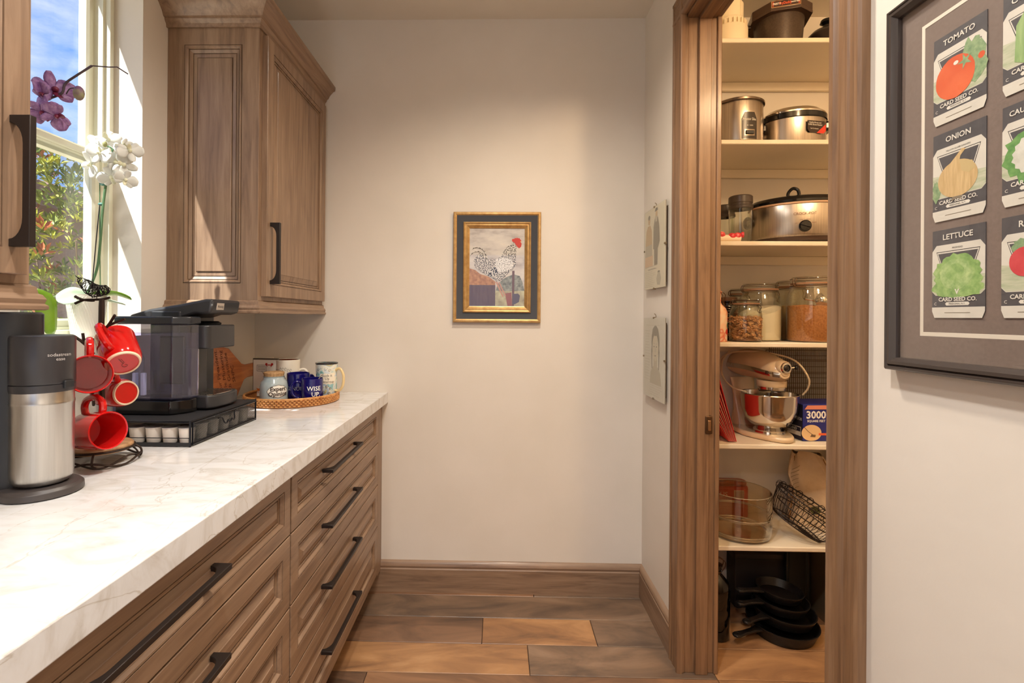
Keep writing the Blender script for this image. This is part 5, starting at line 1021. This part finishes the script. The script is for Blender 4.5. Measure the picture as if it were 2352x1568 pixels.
MB().lathe(pr + [(.044, .160), (.038, .166), (.038, .180), (0, .182)], 36).build('glass_wall', glass('amber_glass', (104, 60, 32), gain=1.6), t); MB().lathe([(.0, .170), (.041, .170), (.042, .186), (0, .188)], 30).build('lid', mat('canister_lid', (104, 74, 54), .4, .5), t)
t = thing('floral_bottle', 'swing-top bottle painted with red flowers and green leaves beside the jamb', 'bottle', (px(1640, 2.015), 2.015, z + .001))
FLB = noise_mat('floral_print', [(.38, (236, 214, 186)), (.5, (240, 196, 160)), (.58, (226, 120, 90)), (.66, (236, 220, 196))], nscale=18, detail=2, rough=.2)
MB().lathe([(0, 0), (.048, 0), (.050, .004), (.050, .118), (.044, .135), (.030, .150), (.026, .158), (.026, .195), (.030, .198), (.030, .204), (0, .205)], 36).build('bottle', FLB, t); MB().lathe([(0, .205), (.024, .206), (.024, .220), (.016, .226), (0, .227)], 24).build('stopper', mat('copper_stopper', (206, 142, 96), .3, .4), t)
b = MB(); b.tube([(.031, -.012, .200), (.040, -.012, .190), (.038, -.006, .160), (.046, -.004, .130)], .0014, 5).tube([(.031, .012, .200), (.040, .012, .190), (.038, .006, .160), (.046, .004, .130)], .0014, 5).tube([(.031 * cos(a), .031 * sin(a), .200) for a in [2 * pi * k / 24 for k in range(24)]], .0014, 5, closed=True); b.build('wire_bail', BAIL, t)
for a_, z_, r_, c_, n_ in ((62, .090, .010, (200, 30, 34), 'red_flower'), (48, .040, .012, (196, 60, 50), 'red_flower'), (70, .060, .013, (40, 92, 76), 'green_leaf'), (55, .066, .010, (52, 104, 84), 'green_leaf'), (82, .075, .009, (48, 98, 76), 'green_leaf'), (80, .035, .011, (226, 140, 100), 'orange_flower')):
    wrap_poly([(z_ - r_ + 2 * r_ * k / 8, -sqrt(max(0, r_ * r_ - (r_ - 2 * r_ * k / 8) ** 2)), sqrt(max(0, r_ * r_ - (r_ - 2 * r_ * k / 8) ** 2))) for k in range(9)], .0506, n_, mat('print_%d_%d_%d' % c_, c_, .4), t, M=RZ(radians(a_)), n=6)
# --- fifth shelf
z = tops[4]; ALM = mat('almond_enamel', (216, 190, 154), .18, 0, **{'Coat Weight': .4})
fx, fy = .12, -.99; ang = atan2(fy, fx)
t = thing('stand_mixer', 'almond coloured stand mixer with polished steel bowl on the pantry shelf', 'mixer', (px(1768, 2.085) - .055 * fx / hypot(fx, fy), 2.085 - .055 * fy / hypot(fx, fy), z + .001), rz=ang)
out_ = []
for k in range(36):
    a = 2 * pi * k / 36; out_.append((.010 + .165 * cos(a), (.098 if cos(a) < .2 else .098 - .030 * (cos(a) - .2)) * sin(a)))
MB().prism(out_, 0, .022).build('base', ALM, t, bevel=.009, seg=3); MB().lathe([(.062, .021), (.060, .030), (.052, .032), (0, .032)], 36, M=T(.055, 0, 0)).build('bowl_seat', CHROME, t)
b = MB()
b.grid(lambda u, v: ((-.120 + .045 * (.2 + .8 * (1 - v) ** 2) * cos(2 * pi * u) - .012 * v + .012 * sin(pi * v)), .058 * (1 - .10 * sin(pi * v)) * sin(2 * pi * u), .018 + .212 * v), 28, 10, closed_u=True)
b.build('pedestal', ALM, t)
def hd(u, v):    # head: u round, v along from rear (0) to front (1)
    x = -.205 + .355 * v; r = (.60 + .40 * sin(pi / 2 * min(1, v / .35)) if v < .5 else 1.0 - .38 * ((v - .5) / .5) ** 2.0 - .30 * max(0, ((v - .5) / .5 - .78) / .22) ** 2); zc_ = .283 + .012 * sin(pi * v) - .010 * v
    cz_, sy_ = sin(2 * pi * u), cos(2 * pi * u); rz_ = (.074 if cz_ > 0 else .052) * r; e_ = 1 if v < .999 else .96
    return (x, .066 * r * sy_ * e_, zc_ + rz_ * cz_ * e_)
head = MB().grid(hd, 40, 34, closed_u=True); n = len(head.v); head.f += [tuple(range(39, -1, -1)), tuple(range(n - 40, n))]; ho = head.build('head', ALM, t)
MB().ell((-.188, 0, .292), (.030, .060, .062), 24, 14).build('motor_cap', mat('mixer_cap', (176, 146, 112), .25), ho)
bnd = MB(); vs = []
for v in [i / 21 for i in range(2, 22)]:
    x = -.205 + .355 * v; r = (.60 + .40 * sin(pi / 2 * min(1, v / .35)) if v < .5 else 1.0 - .38 * ((v - .5) / .5) ** 2.0 - .30 * max(0, ((v - .5) / .5 - .78) / .22) ** 2); zc_ = .283 + .012 * sin(pi * v) - .010 * v; vs.append((x, .0668 * r + .001, zc_))
for s_ in (-1, 1):
    q = MB(); vv = []; ff = []
    for x, y, zz in vs: vv += [(x, s_ * y, zz - .012), (x, s_ * (y + .0015), zz - .006), (x, s_ * (y + .0015), zz + .002), (x, s_ * y, zz + .008)]
    for i in range(len(vs) - 1):
        for k in range(3): a = 4 * i + k; ff.append((a, a + 1, a + 5, a + 4) if s_ > 0 else (a, a + 4, a + 5, a + 1))
    q.add(vv, ff).build('trim_band', CHROME, ho)
xf = .150; MB().lathe([(.020, -.004), (.020, .003), (0, .004)], 32, M=aim((xf, 0, .286), (1, 0, 0), (0, 0, 1))).build('nose_plate', ALM, ho, bevel=.002)
hub = MB().lathe([(0.032, -.030), (.030, 0), (.026, .012), (.0, .012)], 32, M=aim((xf - .010, 0, .300), (1, 0, .05), (0, 0, 1))).build('hub', ALM, ho); MB().lathe([(.021, 0), (.023, .003), (.021, .008), (.015, .009), (.013, .004), (0, .003)], 32, M=aim((xf + .0015, 0, .3005), (1, 0, .05), (0, 0, 1))).build('hub_cap', CHROME, hub); MB().ell((xf + .007, 0, .3005), (.006, .012, .012), 16, 8).build('hub_centre', mat('hub_black', (50, 44, 40), .2, .4), hub)
MB().tube([(xf - .006, .030, .300), (xf - .004, .044, .302)], .0035, 8).build('hub_screw', CHROME, hub); MB().ell((xf - .003, .049, .302), (.009, .008, .009), 14, 8).build('hub_knob', BLKG, hub)
MB().lathe([(.050, .196), (.052, .204), (.052, .222), (.048, .240), (0, .240)], 36, M=T(.070, 0, 0)).build('beater_housing', CHROME, t); MB().lathe([(.054, .216), (.056, .220), (.056, .242), (0, .243)], 36, M=T(.070, 0, 0)).build('head_lower', ALM, t)
text('KITCHENAID', .0165, INK, ho, basis((cos(.40), -sin(.40), 0), (0, 0, 1), (-sin(.40), -cos(.40), 0), (.108, -.0560, .2775)), bold=.0006)
MB().tube([(.07, 0, .205), (.07, 0, .150)], .008, 10).build('beater_shaft', CHROME, t)
bw = MB().lathe([(0, .036), (.046, .034), (.050, .022), (.058, .022), (.060, .034), (.050, .046), (.072, .056), (.094, .082), (.105, .120), (.110, .180), (.112, .184), (.110, .187), (.107, .184), (.103, .122), (.090, .084), (.066, .060), (0, .052)], 56, M=T(.055, 0, -.0)).build('bowl', CHROME, t)
cord = [(-.190, -.075, .25), (-.16, -.085, .31), (-.10, -.08, .342), (-.03, -.05, .355), (.05, .02, .350), (.11, .075, .325), (.13, .115, .262), (.115, .128, .215), (.095, .120, .182)]
MB().tube(smoothpath(cord, 5), .0038, 8).build('cord', mat('almond_cord', (226, 206, 172), .4), t); MB().tube(smoothpath([(-.10, -.08, .352), (-.14, -.09, .30), (-.12, -.10, .235), (-.05, -.098, .195), (.02, -.08, .185)], 5), .0036, 8).build('cord', mat('almond_cord', (226, 206, 172), .4), t)
RC = mat('red_cover', (206, 48, 44), .5); PG = noise_mat('pinkish_pages', [(.35, (206, 110, 96)), (.5, (226, 170, 150)), (.65, (196, 86, 76))], scale=(1, 90, 1), nscale=6, rough=.7)
t = thing('red_folder', 'red expanding paper folder leaning beside the stand mixer', 'folder', (px(1683, 2.00), 2.00, z + .001), rz=radians(-6))
def leanb(x0_, lean_, th, h_, m_, nm): return MB().box(-th, 0, -.02, .20, 0, h_).build(nm, m_, t, M=T(x0_, 0, .003 + th * abs(sin(lean_))) @ Matrix.Rotation(-lean_, 4, 'Y'), bevel=.001)
for k in range(9): leanb(.012 - k * .0035, .26 + .032 * k, .0022, .262 - .004 * k, RC if k in (0, 8) else (PG if k % 2 else mat('red_page', (216, 92, 84), .6)), 'cover' if k in (0, 8) else 'pocket')
BLUE = mat('box_blue', (34, 40, 118), .35); NAVY = mat('box_navy', (36, 36, 52), .4)
t = thing('wrap_box', 'blue plastic wrap box printed 3000 square feet beside the stand mixer', 'box', (px(1846, 2.015), 2.015, z + .001), rz=radians(4))
bx = MB().box(0, .34, 0, .145, 0, .150).build('carton', BLUE, t, bevel=.002); MB().add([(-.0006, .001, .002), (-.0006, .144, .002), (-.0006, .144, .148), (-.0006, .001, .148)], [(0, 3, 2, 1)]).build('navy_side', NAVY, t)
F1 = FY(0, -.0007, 0); text('3000', .042, WHITE, t, F1 @ T(.055, .106, 0), bold=.0012); text('SQUARE FEET', .0125, WHITE, t, F1 @ T(.056, .082, 0), bold=.0003); MB().poly(circ(.036, .034, .042, 28, .033)).build('oval_picture', mat('box_tan', (220, 186, 140), .5), t, M=F1 @ T(0, 0, .0002)); MB().poly([(.030, .018), (.052, .016), (.054, .026), (.036, .028)]).build('printed_cutter', mat('print_brown', (112, 86, 62), .5), t, M=F1 @ T(0, 0, .0004))
MB().tube([Vector((.004, .058, 0)), Vector((.022, .040, 0)), Vector((.040, .027, 0))], .0008, 5).build('printed_line', INK, t, M=F1 @ T(0, 0, .0006)); MB().poly([(.066, .024), (.12, .024), (.12, .033), (.066, .033)]).build('orange_tag', mat('box_orange', (226, 96, 50), .5), t, M=F1 @ T(0, 0, .0006)); MB().poly([(.006, .130), (.30, .130), (.30, .148), (.018, .146)]).build('salmon_band', mat('box_salmon', (216, 136, 110), .5), t, M=F1 @ T(0, 0, .0003))
F2 = basis((0, -1, 0), (0, 0, 1), (-1, 0, 0), (-.0012, 0, 0)); text('Stretch-tite', .024, LG, t, F2 @ T(-.060, .090, 0), bold=.0003); MB().poly([(-.135, .018), (-.010, .018), (-.010, .056), (-.135, .056)]).build('white_panel', mat('panel_line', (214, 206, 196), .5), t, M=F2); MB().poly([(-.132, .036), (-.013, .036), (-.013, .053), (-.132, .053)]).build('panel_field', NAVY, t, M=F2 @ T(0, 0, .0003)); text('KIRKLAND', .016, WHITE, t, F2 @ T(-.072, .044, .0006), bold=.0003)
RKM = mat('rack_wire', (132, 112, 88), .35, .85)
t = thing('cooling_rack', 'wire cooling racks standing on edge behind the stand mixer', 'rack', (px(1870, 2.25), 2.25, z + .001), rz=0)
for j, (yy, n1, n2) in enumerate(((0, 22, 6), (.028, 22, 14))):
    b = MB(); w_, h_ = .40, .375 - .02 * j
    b.tube([(-w_ / 2, yy, .003), (w_ / 2, yy, .003), (w_ / 2, yy, h_), (-w_ / 2, yy, h_)], .0026, 6, closed=True)
    for k in range(1, n1 * 2): b.tube([(-w_ / 2 + w_ * k / (n1 * 2), yy, .004), (-w_ / 2 + w_ * k / (n1 * 2), yy, h_)], .0011, 4)
    for k in range(1, n2): b.tube([(-w_ / 2, yy + .002, h_ * k / n2), (w_ / 2, yy + .002, h_ * k / n2)], .0013, 4)
    stuff(b.build('wire_grid', RKM, t))
# --- lowest shelf
z = tops[5]; BWG = glass('bowl_glass', (246, 240, 228), gain=2.6)
t = thing('glass_bowl', 'large straight-sided clear glass bowl on the lowest pantry shelf', 'bowl', (px(1699, 2.085), 2.085, z + .001)); r_ = .126; t.scale.z = 0.74
MB().lathe([(0, .012), (r_ * .80, .013), (r_ * .93, .022), (r_ * .965, .050), (r_ * .965, .245), (r_, .247), (r_, .12), (r_, .040), (r_ * .97, .012), (r_ * .88, .003), (0, 0)], 64).build('bowl_wall', BWG, t)
for zz, rr, tt in ((.246, r_ * .985, .0022), (.120, r_ * .98, .0030), (.112, r_ * .98, .0022), (.030, r_ * .955, .0045), (.018, r_ * .93, .005)): MB().tube([(rr * cos(a), rr * sin(a), zz) for a in [2 * pi * k / 64 for k in range(64)]], tt, 8, closed=True).build('glass_ring', glass('thick_glass_glint', (244, 232, 210), gain=5.0, haze=.30, hcol=(250, 236, 206)), t)  # cream haze paints bright refraction highlights into the rings
t = thing('red_tub', 'red plastic food package behind the clear glass bowl', 'package', (px(1676, 2.25), 2.255, z + .001)); MB().prism(rrect(-.085, .085, -.036, .036, .03), 0, .145).build('tub', mat('red_pack', (196, 66, 40), .35), t, bevel=.010); MB().prism(rrect(-.08, .08, -.033, .033, .03), .145, .165).build('lid', mat('red_pack_lid', (166, 84, 54), .35), t, bevel=.006); MB().poly([(.010, .11), (.055, .11), (.055, .150), (.010, .150)]).build('white_label', mat('pack_label', (226, 196, 170), .5), t, M=FY(0, -.0366, -.02)); text('US', .030, mat('pack_letter', (226, 190, 160), .5), t, FY(-.035, -.0368, .110))
b = MB()
for k in range(7): b.poly([(.014 + k * .006, .114), (.0165 + k * .006, .114), (.0165 + k * .006, .146), (.014 + k * .006, .146)])
b.build('printed_bars', mat('pack_bars', (150, 90, 70), .5), t, M=FY(0, -.0369, -.02))
BK = mat('basket_wire', (44, 34, 30), .4, .6)
t = thing('wire_basket', 'dark wire basket lying tilted on the lowest pantry shelf', 'basket', M=T(px(1852, 2.03), 2.035, z + .098) @ RZ(radians(-20)) @ Matrix.Rotation(radians(32), 4, 'Y'))
b = MB(); rt_, rb_, hh = .118, .085, .105
for rr, zz, tt in ((rt_, hh / 2, .0032), (rt_ * .97, hh * .36, .002), (rb_ * 1.15, .0, .0022), (rb_, -hh / 2, .0026)): b.tube([(rr * 1.15 * cos(a), rr * .85 * sin(a), zz) for a in [2 * pi * k / 40 for k in range(40)]], tt, 6, closed=True)
for k in range(44):
    a = 2 * pi * k / 44; b.tube(smoothpath([(rt_ * 1.15 * cos(a), rt_ * .85 * sin(a), hh / 2), (rt_ * 1.12 * cos(a + .12), rt_ * .83 * sin(a + .12), hh * .2), (rb_ * 1.15 * cos(a + .2), rb_ * .85 * sin(a + .2), -hh / 2), (.0, 0, -hh / 2)], 4), .0011, 4)
stuff(b.build('wire_weave', BK, t))
b = MB()
for k in range(26):
    a = .35 * k; b.tube([(rt_ * 1.15 * cos(a) + .012 * cos(q), rt_ * .85 * sin(a) + .012 * sin(q) * .3, hh / 2 - .006 + .014 * sin(q)) for q in [2 * pi * i / 10 for i in range(10)]], .0010, 4, closed=True)
stuff(b.build('wire_loops', BK, t))
BAGM = noise_mat('paper_bag', [(.35, (204, 178, 146)), (.65, (226, 204, 174))], nscale=9, rough=.6, bump=.6, bscale=26)
t = thing('flour_bag', 'crumpled printed paper bag folded over at the right of the lowest shelf', 'bag', (px(1874, 2.19), 2.195, z + .001), rz=radians(-24))
def bag(u, v):
    a = 2 * pi * u; e_ = .45; c_, s_ = cos(a), sin(a); w_ = .095 * (1 - .10 * v - .35 * max(0, v - .7) / .3); d_ = .062 * (1 - .25 * v - .68 * max(0, v - .55) / .45)
    return (w_ * (abs(c_) ** e_) * (1 if c_ > 0 else -1) + .006 * sin(9 * v + 3 * a) - .055 * max(0, v - .5) , d_ * (abs(s_) ** e_) * (1 if s_ > 0 else -1) + .005 * sin(7 * a + 8 * v), .305 * v + .008 * sin(3 * a) * v)
bg_ = MB().grid(bag, 48, 22, closed_u=True); n = len(bg_.v); bg_.f += [tuple(range(47, -1, -1)), tuple(range(n - 48, n))]; bg_.build('bag', BAGM, t, ang=1.2)
GOLDP = mat('bag_gold_print', (150, 104, 48), .5); BTX = mat('bag_text', (164, 140, 108), .6)
for pts_ in ([bag(.56, .05), bag(.57, .5), bag(.58, .97)], [bag(.94, .05), bag(.93, .5), bag(.92, .97)]): MB().tube(smoothpath([Vector(p) for p in pts_], 6), .0022, 6).build('gold_edge', GOLDP, t)
b = MB()
for k in range(11):
    v0 = .22 + .055 * k
    b.tube([Vector(bag(.62 + .006 * i, v0 + .004 * i)) + Vector((0, -.0012, 0)) for i in range(0, 13, 3)], .0010, 4)
b.build('printed_text', BTX, t); MB().ell(Vector(bag(.75, .24)) + Vector((0, -.001, 0)), (.020, .002, .018), 10, 6).build('printed_emblem', mat('bag_green', (92, 92, 48), .5), t)
t = thing('dark_sack', 'dark bag slumped behind the paper bag on the lowest shelf', 'bag', (px(1946, 2.235), 2.238, z + .001)); MB().grid(lambda u, v: (.07 * (1 - .3 * v ** 2) * cos(2 * pi * u) + .004 * sin(7 * u * 6.28), .05 * (1 - .45 * v ** 2) * sin(2 * pi * u), .30 * v), 30, 12, closed_u=True).build('sack', mat('dark_sack_cloth', (66, 54, 44), .8), t)
MB().lathe([(0, .298), (.045, .298), (.02, .31), (.03, .33), (0, .332)], 20, sy=.6).build('tied_neck', mat('dark_sack_cloth', (66, 54, 44), .8), t)
# --- pantry floor
t = thing('storage_box', 'black flat-topped storage box against the back of the pantry floor', 'box', (px(1764, 2.24), 2.252, 0)); w_ = px(1845, 2.14) - px(1680, 2.14)
MB().box(-w_ / 2, w_ / 2, -.042, .042, .004, .238).build('box_body', mat('black_box', (30, 24, 24), .6), t, bevel=.004); MB().box(-w_ / 2 - .003, w_ / 2 + .003, -.045, .045, .222, .246).build('box_lid', mat('black_box_lid', (40, 30, 30), .55), t, bevel=.003)
b = MB()
for sx_ in (-1, 1):
    for sy_ in (-1, 1): b.box(sx_ * (w_ / 2 - .02) - .01, sx_ * (w_ / 2 - .02) + .01, sy_ * .03 - .01, sy_ * .03 + .01, 0, .006)
b.build('feet', BLKP, t)
t = thing('glass_jug', 'dark round-shouldered glass jug with wire clasp beside the jamb', 'jug', (px(1650, 2.02), 2.02, .001)); MB().lathe([(0, 0), (.048, 0), (.052, .006), (.052, .190), (.045, .225), (.025, .248), (.018, .255), (.018, .285), (.022, .287), (.022, .292), (0, .293)], 36).build('jug_wall', glass('brown_jug_glass', (96, 70, 50), gain=1.6), t)
b = MB(); b.tube(smoothpath([(.020, -.01, .270), (.030, -.01, .285), (.030, -.008, .305), (.010, -.006, .318), (-.01, -.006, .316)]), .0016, 5).tube(smoothpath([(.020, .01, .270), (.030, .01, .285), (.030, .008, .305), (.010, .006, .318), (-.01, .006, .316)]), .0016, 5).tube([(.022 * cos(a), .022 * sin(a), .268) for a in [2 * pi * k / 20 for k in range(20)]], .0014, 5, closed=True); b.build('wire_clasp', BAIL, t)
t = thing('cookie_sheet', 'grey metal cookie sheet standing on edge behind the skillets', 'tray', (px(1883, 2.16), 2.165, .001), rz=radians(2)); MB().ring(.26, .34, [(0, 0), (0, .012), (.006, .012), (.014, .002)], back=True).build('sheet', mat('aged_aluminium', (150, 134, 108), .4, .7), t, M=FX(0, .0, .170), bevel=.001)
t = thing('griddle', 'long dark griddle standing upright by the black box', 'griddle', (px(1836, 2.19), 2.188, .001), rz=radians(4)); MB().ring(.11, .315, [(0, 0), (0, .014), (.010, .014), (.016, .008)], back=True).build('plate', mat('dark_iron_plate', (34, 36, 34), .5, .3), t, M=FY(0, .01, .158), bevel=.002); MB().prism(circ(0, .0, .016, 14), -.003, .003).build('hang_loop', mat('dark_iron_plate', (34, 36, 34), .5, .3), t, M=FY(0, .0, .310))
CI = noise_mat('cast_iron', [(.3, (22, 19, 18)), (.7, (34, 30, 28))], nscale=180, rough=.38, metal=.25, bump=.15)
def skillet(x_, Y_, z_, r, h, hl, a_, lab, tilt=0.0):
    t = thing('skillet', lab, 'pan', M=T(x_, Y_, z_) @ Matrix.Rotation(radians(tilt), 4, 'Y') @ RZ(radians(a_)), group='stacked cast iron skillets')
    MB().lathe([(0, 0), (r * .80, 0), (r * .84, .003), (r, h - .002), (r, h), (r * .965, h), (r * .82, .007), (0, .006)], 48).build('pan', CI, t)
    pts = [(r * .93, -.020), (r + .03, -.012), (r + hl * .6, -.011), (r + hl - .02, -.016), (r + hl - .005, -.013), (r + hl, 0)]; hn = MB().prism([(x, y) for x, y in pts] + [(x, -y) for x, y in pts[-2::-1]], h - .014, h - .004).build('handle', CI, t, bevel=.003)
    MB().tube([(r + hl - .018 + .011 * cos(a), .0085 * sin(a), h - .006) for a in [2 * pi * k / 20 for k in range(20)]], .0035, 6, closed=True).build('hang_ring', CI, hn)
    MB().prism([(-r * 1.0, -.010), (-r - .012, 0), (-r * 1.0, .010)], h - .012, h - .003).build('pour_lip', CI, t, bevel=.002)
cxs = px(1806, 2.035)
skillet(cxs, 2.05, .001, .135, .052, .13, 202, 'largest cast iron skillet, lowest of the stack on the pantry floor')
skillet(cxs + .010, 2.06, .050, .120, .046, .12, 206, 'second cast iron skillet from the bottom of the stack', tilt=2)
skillet(cxs + .004, 2.07, .093, .105, .042, .115, 196, 'third cast iron skillet, nested near the top of the stack', tilt=3)
skillet(cxs + .004, 2.08, .132, .090, .036, .110, 190, 'topmost and smallest cast iron skillet of the stack', tilt=4)
